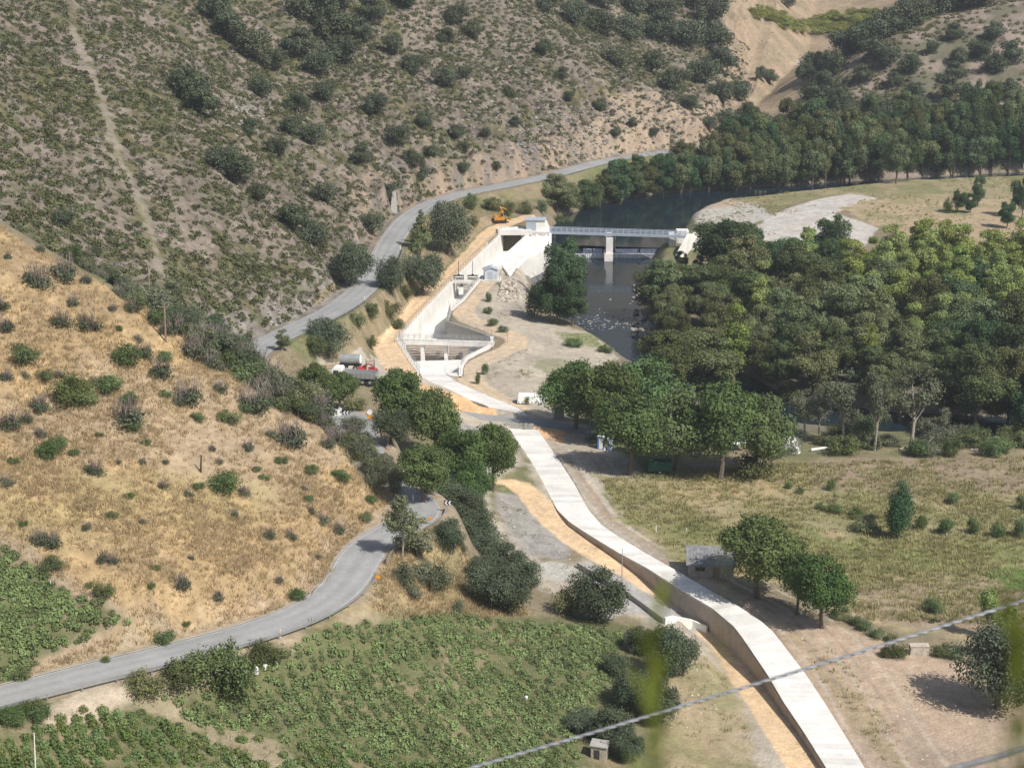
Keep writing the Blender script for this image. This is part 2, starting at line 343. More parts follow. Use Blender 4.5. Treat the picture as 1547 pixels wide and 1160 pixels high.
# ------------------------------------------------------------------ materials
def mat(name, col, rough=.8, noise=None, metal=0, tone=False, bump=None, spec=.3, objvar=0, trans=0, colattr=None):
    m = bpy.data.materials.new(name); m.use_nodes = True; t = m.node_tree; nd = t.nodes; lk = t.links
    b = nd['Principled BSDF']; b.inputs['Base Color'].default_value = (*col, 1); b.inputs['Roughness'].default_value = rough
    b.inputs['Metallic'].default_value = metal; b.inputs['Specular IOR Level'].default_value = spec
    src = None
    geo = nd.new('ShaderNodeNewGeometry')
    if colattr:
        a = nd.new('ShaderNodeAttribute'); a.attribute_name = colattr; src = a.outputs['Color']
    else:
        rgb = nd.new('ShaderNodeRGB'); rgb.outputs[0].default_value = (*col, 1); src = rgb.outputs[0]
    def mul(src, fac):
        mx = nd.new('ShaderNodeVectorMath'); mx.operation = 'SCALE'; lk.new(src, mx.inputs[0]); lk.new(fac, mx.inputs['Scale']); return mx.outputs[0]
    def mr(fac, a, b_, lo=0, hi=1):
        q = nd.new('ShaderNodeMapRange'); q.inputs[1].default_value = lo; q.inputs[2].default_value = hi; q.inputs[3].default_value = a; q.inputs[4].default_value = b_
        lk.new(fac, q.inputs[0]); return q.outputs[0]
    if noise:
        for sc_, amt in noise:
            n = nd.new('ShaderNodeTexNoise'); n.inputs['Scale'].default_value = sc_; n.inputs['Detail'].default_value = 4; n.inputs['Roughness'].default_value = .62
            lk.new(geo.outputs['Position'], n.inputs['Vector']); src = mul(src, mr(n.outputs[0], 1 - amt, 1 + amt, .3, .7))
    if tone:
        a = nd.new('ShaderNodeAttribute'); a.attribute_name = 'tone'; src = mul(src, a.outputs['Fac'])
    if objvar:
        oi = nd.new('ShaderNodeObjectInfo')
        hs = nd.new('ShaderNodeHueSaturation'); lk.new(src, hs.inputs['Color'])
        lk.new(mr(oi.outputs['Random'], .5 - .028 * objvar, .5 + .022 * objvar), hs.inputs['Hue'])
        w = nd.new('ShaderNodeMath'); w.operation = 'FRACT'; w2 = nd.new('ShaderNodeMath'); w2.operation = 'MULTIPLY'; w2.inputs[1].default_value = 13.7
        lk.new(oi.outputs['Random'], w2.inputs[0]); lk.new(w2.outputs[0], w.inputs[0])
        lk.new(mr(w.outputs[0], 1 - .22 * objvar, 1 + .25 * objvar), hs.inputs['Value']); lk.new(mr(w.outputs[0], 1.05, .85), hs.inputs['Saturation'])
        src = hs.outputs[0]
    lk.new(src, b.inputs['Base Color'])
    if bump:
        n = nd.new('ShaderNodeTexNoise'); n.inputs['Scale'].default_value = bump[0]; n.inputs['Detail'].default_value = 5
        lk.new(geo.outputs['Position'], n.inputs['Vector'])
        bp = nd.new('ShaderNodeBump'); bp.inputs['Strength'].default_value = bump[1]; bp.inputs['Distance'].default_value = bump[2]
        lk.new(n.outputs[0], bp.inputs['Height']); lk.new(bp.outputs[0], b.inputs['Normal'])
    if trans:
        tr = nd.new('ShaderNodeBsdfTranslucent'); lk.new(src, tr.inputs[0]); mx = nd.new('ShaderNodeMixShader'); mx.inputs[0].default_value = trans
        lk.new(b.outputs[0], mx.inputs[1]); lk.new(tr.outputs[0], mx.inputs[2]); lk.new(mx.outputs[0], nd['Material Output'].inputs[0])
    return m
def leafmat(name, col, ov=1.0, trans=.22): return mat(name, col, .65, tone=True, objvar=ov, trans=trans, spec=.2, noise=[(.35, .18)])

M = {}
M['ground'] = mat('ground', (.3,.25,.18), .95, noise=[(.5, .12), (1.7, .13), (7, .16)], bump=(2.6, .6, .22), colattr='Col', spec=.1)
M['asphalt'] = mat('asphalt', (.30,.30,.295), .85, noise=[(.12, .10), (.6, .08), (4.0, .10)], bump=(20, .3, .02), tone=True)
M['white_paint'] = mat('worn_white_paint', (.42,.42,.41), .6, noise=[(.8, .25)])
M['concrete'] = mat('concrete', (.72,.695,.65), .85, noise=[(.3, .13), (2.5, .08)], bump=(9, .35, .03), tone=True)
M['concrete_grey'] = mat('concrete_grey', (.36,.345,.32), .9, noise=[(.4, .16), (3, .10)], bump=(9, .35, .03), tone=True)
M['galv'] = mat('galvanised_steel', (.42,.43,.44), .5, metal=.6, noise=[(3, .1)], tone=True)
M['steel_blue'] = mat('pale_blue_steel', (.42,.47,.54), .5, metal=.2, noise=[(3, .1)])
M['black'] = mat('black_steel', (.03,.03,.035), .5, noise=[(3, .2)])
M['bark'] = mat('bark', (.14,.115,.09), .95, noise=[(3, .3)], bump=(8, .6, .05))
M['bark_pale'] = mat('pale_bark', (.33,.29,.24), .95, noise=[(3, .3)], bump=(8, .6, .05))
# ------------------------------------------------------------------ ground sheet
def zone(px, far=None): return [hit(*p) for p in px]
us = np.linspace(-.38, .40, 1050)
ys = np.concatenate([np.linspace(2, 175, 90), np.arange(176, 300, .38), np.arange(300, 620, .5), np.linspace(620.5, 1000, 240), np.linspace(1005, 1900, 60)])
U_, Y_ = np.meshgrid(us, ys); X_ = U_ * (Y_ + 12)
GX = X_.ravel(); GY = Y_.ravel(); GZ = T(GX, GY)
col = np.zeros((len(GX), 3))
n1 = fbm(GX, GY, 22, 4, 101); n2 = fbm(GX, GY, 6, 4, 102); n3 = fbm(GX, GY, 2.2, 3, 103); n4 = vn(GX / .7, GY / .9, 104) * 2 - 1
def setc(mask, c): 
    m = mask[:, None]; return m * np.array(c)[None]
def mixc(w, c):
    global col
    c = np.asarray(c, float)
    if c.ndim == 1: c = c[None]
    col = col * (1 - w[:, None]) + c * w[:, None]
def lerp3(a, b, t): return np.array(a)[None] * (1 - t[:, None]) + np.array(b)[None] * t[:, None]
def mix_poly(pxpoly, c, soft=1.5, jag=1.5, amount=1.0, world=None, pattern=None):
    poly = world or zone(pxpoly)
    a = np.array(poly)[:, :2]; m = (GX > a[:,0].min()-8) & (GX < a[:,0].max()+8) & (GY > a[:,1].min()-8) & (GY < a[:,1].max()+8)
    idx = np.nonzero(m)[0]; x = GX[idx]; y = GY[idx]
    ins = in_poly(x, y, a); d, _, _, _ = polyd(x, y, np.c_[np.vstack([a, a[:1]]), np.zeros(len(a)+1)])
    s = np.where(ins, d, -d) + jag * (n2[idx] * 1.2 + n3[idx] * .8)
    w = sst(-soft, soft, s) * amount
    if pattern is not None: w = w * pattern[idx]
    if callable(c): cc = c(idx)
    else: cc = np.array(c)[None]
    col[idx] = col[idx] * (1 - w[:, None]) + cc * w[:, None]
def mix_line(pts, hw, c, soft=.4, jag=.5, amount=1.0):
    pts = np.array(pts); a = pts[:, :2]; m = (GX > a[:,0].min()-8) & (GX < a[:,0].max()+8) & (GY > a[:,1].min()-8) & (GY < a[:,1].max()+8)
    idx = np.nonzero(m)[0]; d, v, s, arc = polyd(GX[idx], GY[idx], pts)
    h = hw if hw is not None else v[-1]
    w = (1 - sst(-soft, soft, d - h + jag * n3[idx])) * amount
    cc = c(idx, d, arc) if callable(c) else np.array(c)[None]
    col[idx] = col[idx] * (1 - w[:, None]) + cc * w[:, None]
# default valley cover
col[:] = lerp3((.23,.19,.125), (.15,.16,.075), sst(-.3, .5, n1 + .5 * n2))
# mountain
fd, fv, fs, fa = polyd(GX, GY, FOOT)
mm = ((fs > 0) & (GY > 285)).astype(float)
rock = lerp3((.205,.172,.138), (.13,.112,.088), sst(-.4, .5, n2 + .4 * n3))
veg = lerp3((.09,.095,.045), (.13,.115,.065), sst(-.4, .4, n3))
mtc = rock * (1 - sst(.0, .45, n2 + .6*n1 + .35*n3)[:, None]) + veg * sst(.0, .45, n2 + .6*n1 + .35*n3)[:, None]
mtc = mtc * (1 + .16 * n4 + .16 * fbm(GX, GY, 1.6, 3, 131))[:, None]
mixc(mm, mtc)
lowr = mm * (1 - sst(5, 22, fd + 8 * n2)) * sst(400, 470, GY)
mixc(lowr * .8, lerp3((.33,.25,.18), (.17,.155,.14), sst(-.3, .5, fbm(GX * 1.6 + GY * .3, GY * .5, 5, 4, 77))))
lowl = mm * (1 - sst(3, 11, fd + 4 * n2)) * (1 - sst(400, 470, GY)) * (GY > 335)
mixc(lowl * .8, lerp3((.30,.275,.25), (.17,.155,.14), sst(-.3, .5, fbm(GX * 2, GY * .6, 3, 4, 78))))
# far hills on the right
fr = ((fs <= 0) & (GY > 575)).astype(float)
mixc(fr, lerp3((.27,.215,.18), (.14,.13,.09), sst(-.35, .35, n2 + .5*n1)))
TAN = lerp3((.34,.26,.18), (.26,.205,.14), sst(-.4, .4, n2))
tanpoly = [hit(*p) for p in ((1095,150),(1110,165),(1205,175),(1216,130),(1280,80),(1340,45),(1400,12))] + [(210,900,0),(260,1100,0),(110,1100,0),(92,860,0),(80,760,0)]
mix_poly(None, lambda i: TAN[i], 3, 3, world=tanpoly)
mix_poly(((1010,200),(1020,165),(1100,160),(1120,185),(1100,215),(1020,222)), (.34,.26,.19), 2, 2, .8)
mix_poly(((905,170),(960,130),(1040,160),(1080,190),(1030,222),(900,238),(870,230)), (.36,.28,.205), 2, 3, .75)
mix_poly(((1200,96),(1225,80),(1260,82),(1235,105),(1215,120)), (.45,.38,.30), 1, 1)
# golden spur
GOLD = lerp3((.42,.305,.165), (.31,.23,.135), sst(-.5, .5, n2 + .3*n3)); GOLD = GOLD * np.array([.93,.92,.92])[None] * (1 + .10 * n4[:, None] + .08 * n3[:, None])
PINK = lerp3((.31,.245,.18), (.38,.29,.19), sst(-.5, .5, n2))
spurpoly = [(-170,330,0)] + [P(-60,290,0) and (-88,292,0)] + [hit(*p) for p in ((0,345),(60,378),(130,415),(200,455),(260,488),(330,535),(430,598),(500,650),(560,692),(594,742))] + [(-15,258,0)] + \
    [hit(*p) for p in ((545,800),(505,840),(500,870),(470,900),(400,928),(300,955),(230,970),(150,990),(90,1005),(30,1030),(-100,1060))] + [(-140,200,0)]
mix_poly(None, lambda i: GOLD[i], 1.0, 1.2, world=spurpoly)
mix_poly(((20,600),(150,560),(300,560),(430,600),(560,690),(570,740),(430,745),(260,720),(100,700),(0,700)), lambda i: PINK[i], 3, 4, .75)
mix_poly(((0,740),(120,720),(380,740),(380,800),(150,800),(0,810)), (.32,.29,.13), 4, 5, .4)
mix_poly(((0,800),(60,835),(150,890),(225,940),(160,975),(60,1010),(20,1050),(0,1060),(-60,1060),(-60,780)), (.30,.235,.165), 1, 1)
# road cut bank
mix_line(ROAD[:i0-6], 5.2, (.38,.30,.215), 1.5, 2.5, .8)
mix_poly(((-80,800),(0,818),(60,862),(130,905),(205,943),(140,962),(60,1000),(20,1030),(-80,1060)), lambda i: lerp3((.12,.125,.06), (.18,.15,.095), sst(-.3,.5,n3[i])), .5, .5)
# slope below the road, dry grass
mix_poly(((470,940),(560,900),(580,860),(590,830),(640,800),(680,800),(760,880),(800,930),(640,930),(480,965)), lambda i: lerp3((.38,.29,.165), (.24,.21,.115), sst(-.4,.5,n2[i])), 1.5, 2)
# lower vineyard
VG = lerp3((.13,.135,.065), (.215,.18,.11), sst(.0, .7, n2 + .5*n3))
mix_poly(((0,1085),(70,1060),(180,1050),(300,1020),(440,965),(600,935),(700,920),(880,930),(960,945),(940,1010),(960,1100),(930,1180),(400,1230),(-80,1230)), lambda i: VG[i], 1, 1.5)
mix_poly(((190,1055),(260,1040),(420,1120),(470,1170),(380,1180),(280,1100)), (.33,.27,.19), .8, 1, .7)
mix_poly(((60,1070),(150,1040),(200,1050),(150,1075),(80,1090)), (.42,.35,.27), .8, 1, .9)
# embankment between river road and works track
mix_poly(((480,545),(560,470),(600,440),(700,360),(740,325),(690,305),(760,290),(850,300),(860,325),(780,322),(730,350),(640,445),(580,500),(540,530),(520,560)), lambda i: lerp3((.235,.19,.12), (.17,.165,.085), sst(-.4,.3,n2[i] + .4*n3[i])), 1, 2)
mix_poly(((480,540),(545,520),(585,545),(625,585),(600,600),(560,585),(500,575)), (.43,.385,.32), 1, 1)
# works area soil
DIRT = lerp3((.43,.375,.30), (.35,.31,.255), sst(-.4,.5,n2+.4*n3))
mix_poly(((750,430),(790,440),(800,480),(880,500),(960,530),(975,545),(900,560),(850,555),(820,600),(835,625),(790,620),(730,590),(720,560),(790,520),(740,500),(700,480),(720,450)), lambda i: DIRT[i], 1, 1)
mix_poly(((836,500),(885,503),(930,520),(900,524),(850,515)), (.19,.22,.09), .8, 1.5, .8)
mix_poly(((800,552),(850,540),(880,560),(820,565)), (.20,.21,.11), .8, 1.5, .6)
mix_poly(((640,615),(700,635),(760,640),(800,700),(745,730),(740,760),(770,800),(820,850),(870,850),(900,835),(850,800),(815,760),(770,645),(850,640),(960,700),(1000,750),(900,745),(1000,840),(1150,915),(1240,960),(1320,1100),(1380,1200),(1100,1200),(1040,1000),(950,930),(860,900),(760,860),(730,780),(720,720),(660,650)), lambda i: DIRT[i] * .97, 1, 1.2)
GRAV = lerp3((.33,.31,.285), (.24,.225,.205), sst(-.3,.4,n3+.5*n4))
mix_poly(((745,740),(780,745),(810,775),(870,820),(850,845),(800,835),(770,800),(745,770)), lambda i: GRAV[i], .8, .8)
mix_poly(((640,628),(745,642),(770,700),(740,715),(700,700),(660,655)), lambda i: GRAV[i] * 1.15, .8, .8)
PD = lerp3((.42,.32,.235), (.34,.265,.20), sst(-.4,.5,n1+.5*n2))
mix_poly(((850,690),(905,745),(1000,838),(1100,890),(1230,935),(1330,965),(1440,1000),(1560,1020),(1600,1250),(1330,1250),(1200,1010),(1150,935),(1000,850),(890,760),(840,680)), lambda i: PD[i], 1, 1)
mix_poly(((1190,950),(1240,985),(1310,1070),(1370,1160),(1350,1165),(1280,1080),(1220,1000)), (.30,.24,.13), .6, 1.5, .5)
mix_poly(((1000,975),(1045,985),(1090,1010),(1130,1080),(1150,1180),(1000,1200),(980,1080)), lambda i: lerp3((.36,.285,.18), (.26,.23,.12), sst(-.3,.4,n2[i])), 1, 1.5, .85)
mix_poly(((720,605),(760,600),(870,632),(900,650),(880,668),(800,655),(740,650),(660,632)), lambda i: DIRT[i], .6, 1)
mix_poly(((600,520),(640,560),(760,640),(700,625),(640,600)), lambda i: DIRT[i]*1.1, .6, 1)
# tracks and sand
SAND = lambda i, d, a: lerp3((.66,.475,.29), (.60,.44,.28), sst(-.5,.5,n2[i])) * (1 - .10 * np.exp(-((np.abs(d) - .9) / .25) ** 2))[:, None]
SAND2 = lambda i, d, a: lerp3((.57,.44,.30), (.52,.42,.31), sst(-.5,.5,n2[i])) * (1 - .10 * np.exp(-((np.abs(d) - .9) / .25) ** 2))[:, None]
for t_, hw_ in ((TRK_A, None), (TRK_C, None)): mix_line(t_, hw_, SAND, .35, .45)
mix_line(TRK_B, None, SAND2, .35, .45)
mix_poly(((640,580),(690,596),(735,614),(752,630),(690,622),(650,608),(628,588)), (.60,.40,.225), .4, .4)
mix_poly(((582,512),(602,498),(640,560),(632,580),(600,565),(566,530)), lambda i: lerp3((.64,.47,.30), (.59,.44,.29), sst(-.5,.5,n2[i])), .4, .4, .9)
mix_poly(((808,646),(850,650),(857,664),(850,672),(828,668)), (.62,.40,.23), .4, .4)
mix_line(PL((835,665,1.6),(870,725,1.6),(905,775,1.6),(960,818,1.6),(1040,862,1.8)), .5, (.36,.31,.25), .2, .3, .8)
mix_line(PL((860,680,1.6),(900,740,1.6),(935,785,1.6),(990,822,1.6),(1080,872,1.8)), .4, (.50,.45,.38), .2, .3, .7)
mix_poly(((870,862),(885,850),(930,860),(1000,905),(1070,940),(1065,950),(1000,945),(960,925),(920,935),(900,930)), (.36,.345,.325), .6, .5)
mix_poly(((790,852),(830,848),(880,856),(870,875),(840,880)), (.42,.40,.36), .6, .5)
mix_poly(((738,722),(768,736),(788,752),(800,772),(815,790),(853,821),(895,847),(922,862),(1000,908),(1068,948),(1085,985),(1106,1030),(1146,1090),(1190,1165),(1235,1165),(1180,1080),(1120,1000),(1080,955),(1040,929),(976,888),(950,860),(905,822),(880,803),(845,778),(830,755),(800,728)), lambda i: lerp3((.66,.475,.29), (.60,.44,.28), sst(-.5,.5,n2[i])), .35, .35)
mix_poly(((741,402),(764,384),(800,384),(783,401),(774,418),(757,426),(727,426)), (.50,.44,.36), .5, .5)
for k_ in range(5):
    o_ = (-.9, .9, 3.2, 5.0, 7.4)[k_]
    mix_line([(a + o_, b, 0) for a, b, _ in PL((846,690,1.6),(885,745,1.6),(925,790,1.6),(985,830,1.6),(1060,872,1.8),(1150,918,1.8),(1200,960,1.8),(1260,1040,1.8),(1330,1160,1.8))], .22, (.30,.245,.19) if k_ % 2 else (.46,.40,.33), .15, .25, .6)
mix_poly(((762,405),(800,392),(806,420),(800,450),(780,470),(758,440)), lambda i: DIRT[i], .5, .8)
# fields on the right
F1 = lerp3((.36,.285,.175), (.27,.245,.135), sst(-.4,.5,n2+.5*n1)); 
mix_poly(((900,720),(1000,725),(1180,700),(1300,690),(1560,690),(1700,700),(1700,1010),(1560,985),(1440,960),(1330,945),(1250,925),(1200,880),(1100,880),(1040,855),(960,800)), lambda i: F1[i], 1, 2)
F2 = lerp3((.255,.195,.145), (.30,.235,.165), sst(-.4,.5,n2)) 
mix_poly(((1190,700),(1300,685),(1700,685),(1700,760),(1500,745),(1400,750),(1250,740)), lambda i: F2[i], 1.5, 3, .9)
mix_poly(((1290,880),(1500,860),(1560,900),(1560,960),(1400,950),(1300,925)), lambda i: F2[i], 1.5, 3, .85)
GR = lerp3((.18,.20,.075), (.23,.22,.10), sst(-.4,.5,n2))
mix_poly(((960,790),(1050,770),(1100,800),(1200,790),(1280,810),(1400,815),(1700,810),(1700,860),(1500,860),(1300,880),(1200,870),(1060,840)), lambda i: GR[i], 2, 4, .95)
mix_poly(((1240,740),(1300,745),(1400,770),(1470,760),(1480,790),(1380,800),(1280,790)), lambda i: GR[i], 2, 4, .6)
mix_poly(((905,735),(960,740),(1080,745),(1070,760),(930,765)), (.20,.21,.09), 1.5, 2, .7)
mix_poly(((1500,860),(1700,850),(1700,905),(1520,890)), (.10,.16,.04), .8, .5, .95)
mix_poly(((990,735),(1150,725),(1200,745),(1150,765),(1020,760)), (.37,.285,.16), 1.5, 3, .7)
# brushy strip behind the field
mix_poly(((1100,570),(1300,600),(1560,640),(1700,640),(1700,690),(1300,690),(1190,700),(1100,640)), lambda i: lerp3((.17,.165,.085), (.26,.215,.14), sst(-.3,.4,n2[i])), 1, 3)
# gravel bank and meadow upstream
mix_poly(((1020,325),(1060,308),(1110,303),(1150,312),(1170,326),(1100,345),(1050,338)), (.40,.375,.34), .8, 1.5)
mix_poly(((1140,345),(1170,322),(1230,302),(1290,291),(1330,300),(1290,312),(1262,322),(1330,345),(1300,375),(1200,372),(1150,362)), lambda i: lerp3((.50,.47,.43), (.42,.39,.35), sst(-.3,.4,n3[i])), .6, 1)
mix_poly(((1110,303),(1150,295),(1300,280),(1400,270),(1600,255),(1600,300),(1420,300),(1330,300),(1290,292),(1180,312)), lambda i: lerp3((.20,.195,.10), (.30,.245,.155), sst(-.4,.3,n2[i])), 1, 1.5)
mix_poly(((1270,315),(1330,300),(1430,300),(1600,298),(1600,370),(1420,370),(1330,345)), lambda i: lerp3((.37,.285,.19), (.27,.235,.13), sst(-.2,.5,n2[i])), 1, 2)
mix_poly(((1025,325),(1040,312),(1110,303),(1120,310),(1060,318)), (.36,.25,.16), .5, .5, .6)
# paths up the mountain side (bare strips)
for ln, hw_ in ((((108,40),(150,140),(175,220),(205,290),(228,350),(246,420)), 1.0), (((85,0),(112,50)), .8), (((880,480),(880,481)), .1)):
    if len(ln) > 2: mix_line([(*hit(*p)[:2], 0) for p in ln], hw_, (.27,.235,.19), .9, 2.6, .7)
mix_line([(*hit(*p)[:2], 0) for p in ((140,230),(155,260),(160,300))], .7, (.26,.22,.18), .8, 2, .6)
Zg = GZ.reshape(U_.shape); gy_ = np.gradient(Zg, axis=0) / np.gradient(Y_, axis=0); gx_ = np.gradient(Zg, axis=1) / np.maximum(np.gradient(X_, axis=1), 1e-3)
slp = np.hypot(gx_, gy_).ravel(); bm = (GY > 345) & (GY < 500) & (GZ > 3.4) & (GX < 5); idx_ = np.nonzero(bm)[0]
da_ = polyd(GX[idx_], GY[idx_], TRK_A)[0]; wb = np.zeros(len(GX)); wb[idx_] = sst(.3, .6, slp[idx_]) * (da_ < 14)
mixc(wb * .9, lerp3((.29,.225,.145), (.19,.17,.10), sst(-.3, .4, n3 + .5*n2)))
# river bed stones darker
wet = ((GZ < -.6) & (GY > 330)).astype(float); mixc(wet * .75, (.17,.15,.12))
col = np.clip(col * (1 + .10 * n4 + .08 * n3)[:, None], .02, .8)
nr, nc = U_.shape
ii = np.arange(nr * nc).reshape(nr, nc)
fq = np.stack([ii[:-1, :-1], ii[:-1, 1:], ii[1:, 1:], ii[1:, :-1]], -1).reshape(-1)
GZd = GZ + 0
me = fastmesh('ground', np.c_[GX, GY, GZd], fq, 4, M['ground'], {'Col': ('FLOAT_COLOR', np.c_[col, np.ones(len(col))])}, smooth=True)
ground = bpy.data.objects.new('ground', me); C.objects.link(ground); ground['kind'] = 'structure'
from mathutils.bvhtree import BVHTree
def gz(x, y):
    """height of the built sheet"""
    j = np.interp(y, ys, np.arange(len(ys))); u = x / (y + 12); i = (u - us[0]) / (us[1] - us[0])
    j = np.clip(j, 0, nr - 1.001); i = np.clip(i, 0, nc - 1.001)
    j0 = np.floor(j).astype(int); i0_ = np.floor(i).astype(int); a = j - j0; b = i - i0_; Z = GZd.reshape(nr, nc)
    return (Z[j0, i0_] * (1-b) + Z[j0, i0_+1] * b) * (1-a) + (Z[j0+1, i0_] * (1-b) + Z[j0+1, i0_+1] * b) * a

def T(x, y, rough=True):
    return gz(np.asarray(x, float), np.asarray(y, float))
# ------------------------------------------------------------------ water
M['water'] = mat('river_water', (.012,.022,.03), .06, spec=.5)
def water_mat():
    m = M['water']; t = m.node_tree; nd = t.nodes; lk = t.links; b = nd['Principled BSDF']; b.inputs['IOR'].default_value = 1.33
    g = nd.new('ShaderNodeNewGeometry'); mp = nd.new('ShaderNodeMapping'); mp.inputs['Scale'].default_value = (1.6, .8, 1); lk.new(g.outputs['Position'], mp.inputs[0])
    n = nd.new('ShaderNodeTexNoise'); n.inputs['Scale'].default_value = .9; n.inputs['Detail'].default_value = 3; lk.new(mp.outputs[0], n.inputs[0])
    n2_ = nd.new('ShaderNodeTexNoise'); n2_.inputs['Scale'].default_value = .12; lk.new(g.outputs['Position'], n2_.inputs[0])
    a = nd.new('ShaderNodeAttribute'); a.attribute_name = 'rough'
    bp = nd.new('ShaderNodeBump'); bp.inputs['Distance'].default_value = .12; lk.new(n.outputs[0], bp.inputs['Height']); 
    ad = nd.new('ShaderNodeMath'); ad.operation = 'MULTIPLY_ADD'; ad.inputs[1].default_value = 2.0; ad.inputs[2].default_value = .10; lk.new(a.outputs['Fac'], ad.inputs[0]); lk.new(ad.outputs[0], bp.inputs['Strength']); lk.new(bp.outputs[0], b.inputs['Normal'])
water_mat()
def ribbon(name, pts, extra, z, rough, **kw):
    v = []; rr = []; k = 12; n = len(pts)
    dd = np.diff(pts[:, :2], axis=0); dd = np.vstack([dd, dd[-1:]]); dd /= np.linalg.norm(dd, axis=1)[:, None]
    for i in range(n):
        nx, ny = -dd[i, 1], dd[i, 0]; w = pts[i, 2] + extra
        if abs(pts[i, 1] - 488.8) < 2: nx, ny = 1, 0
        for j in range(k + 1):
            s_ = -w + 2*w*j/k; x = pts[i,0] + nx*s_; y = pts[i,1] + ny*s_
            v.append((x, y, z)); rr.append(rough(x, y))
    f = []
    for i in range(n-1):
        for j in range(k): a = i*(k+1)+j; f += [a, a+1, a+k+2, a+k+1]
    me = fastmesh(name, np.array(v), f, 4, M['water'], {'rough': ('FLOAT', rr)}, smooth=True)
    o = bpy.data.objects.new(name, me); C.objects.link(o); o['kind'] = 'structure'; return o
ribbon('upper_river', RIV_UP, 5, -1.0, lambda x, y: .02)
rap = P(922, 487, -3)
ribbon('lower_river', RIV_DN, 5, -3.0, lambda x, y: .06 + .9 * math.exp(-((y - rap[1] + 1) / 7) ** 2) + (.15 if y < rap[1] else 0))
# river stones and foam in the rapids
M['stone'] = mat('river_stone', (.30,.28,.25), .8, noise=[(2, .3)], tone=True)
M['stone_light'] = mat('broken_stone', (.46,.41,.34), .9, noise=[(1.5, .25)], tone=True, bump=(6, .6, .1))
M['foam'] = mat('foam', (.50,.54,.58), .7, noise=[(3, .2)])
def rock(mb, c, r, q=None):
    q = q or rnd
    import itertools
    vs = []; n = 7
    for i in range(n): th = 2*pi*i/n + q.uniform(-.2,.2); rr = r*q.uniform(.75,1.15); vs.append((c[0]+cos(th)*rr, c[1]+sin(th)*rr*.85, c[2] + q.uniform(-.1,.1)*r))
    for i in range(n): th = 2*pi*i/n + q.uniform(-.2,.2); rr = r*q.uniform(.45,.75); vs.append((c[0]+cos(th)*rr, c[1]+sin(th)*rr*.85, c[2] + r*q.uniform(.45,.75)))
    f = [(i, (i+1)%n, n+(i+1)%n, n+i) for i in range(n)] + [tuple(range(n, 2*n))]
    vs += [(c[0], c[1], c[2]-r*.5)]; f += [((i+1)%n, i, 2*n) for i in range(n)]
    mb.cur = q.uniform(.7,1.25); mb.add(vs, f); mb.cur = 1
mb = MB()
for k in range(80):
    px = rnd.uniform(868, 965); py = rnd.gauss(487, 7) if k < 60 else rnd.uniform(440, 512); p = P(px, py, -3.05); rock(mb, p, rnd.uniform(.12,.35))
for k in range(50):
    px = 955 + rnd.gauss(8, 7); py = rnd.uniform(430, 510); p = P(px, py, -2.9); rock(mb, p, rnd.uniform(.3,.8))
mb.build('river_stones', M['stone'], kind='stuff', label='wet grey stones breaking the surface of the river rapids')
mb = MB()
for k in range(75):
    px = rnd.uniform(866, 968); py = rnd.gauss(487, 6); p = P(px, py, -2.97); w = rnd.uniform(.12,.5)
    mb.box(p, (w, w*.25, .04), rz=rnd.uniform(-.15,.15))
mb.build('river_foam', M['foam'], kind='stuff', label='white foam flecks on the rapids below the weir')

# ------------------------------------------------------------------ roads
def strip(name, pts, hw, matn, dz, dzc=0, tonef=None, **kw):
    pts = np.array(pts, float); dd = np.gradient(pts[:, :2], axis=0); dd /= np.linalg.norm(dd, axis=1)[:, None]
    mb = MB(); k = 6; v = []; t = []
    for i in range(len(pts)):
        h = hw if np.isscalar(hw) else hw[i]
        for j in range(k+1):
            s_ = -h + 2*h*j/k; x = pts[i,0] - dd[i,1]*s_; y = pts[i,1] + dd[i,0]*s_
            v.append((x, y, pts[i,2] + dz - dzc*(s_/h)**2)); t.append(1 + (.06 * (1 if abs(abs(s_/h) - .33) < .1 else -1)) + (.10 if abs(s_/h) > .9 else 0) + .10*float(vn(np.array([i/4.0]), np.array([j*.7]), 9)[0]-.5) + rnd.uniform(-.02,.02))
    f = [(i*(k+1)+j, i*(k+1)+j+1, (i+1)*(k+1)+j+1, (i+1)*(k+1)+j) for i in range(len(pts)-1) for j in range(k)]
    mb.v = v; mb.f = [q[::-1] for q in f]; mb.t = t
    return mb.build(name, M[matn], smooth=True, **kw)
rw = np.full(len(ROAD), 2.95); ar = np.arange(len(ROAD))
strip('road', ROAD, 2.8, 'asphalt', .10, .05, kind='structure')
def offset(pts, s_, dz=0):
    pts = np.array(pts, float); dd = np.gradient(pts[:, :2], axis=0); dd /= np.linalg.norm(dd, axis=1)[:, None]
    return np.c_[pts[:,0] - dd[:,1]*s_, pts[:,1] + dd[:,0]*s_, pts[:,2] + dz]
for s_ in (2.55, -2.55):
    o = strip('road_edge_line', offset(ROAD, s_), .07, 'white_paint', .075, 0, kind='structure')
# concrete gutter on the uphill side
strip('road_gutter', offset(ROAD, 3.0), .14, 'concrete_grey', .07, 0, kind='structure')
strip('crossing_track', CROSS, 1.45, 'asphalt', .06, .03, kind='structure')

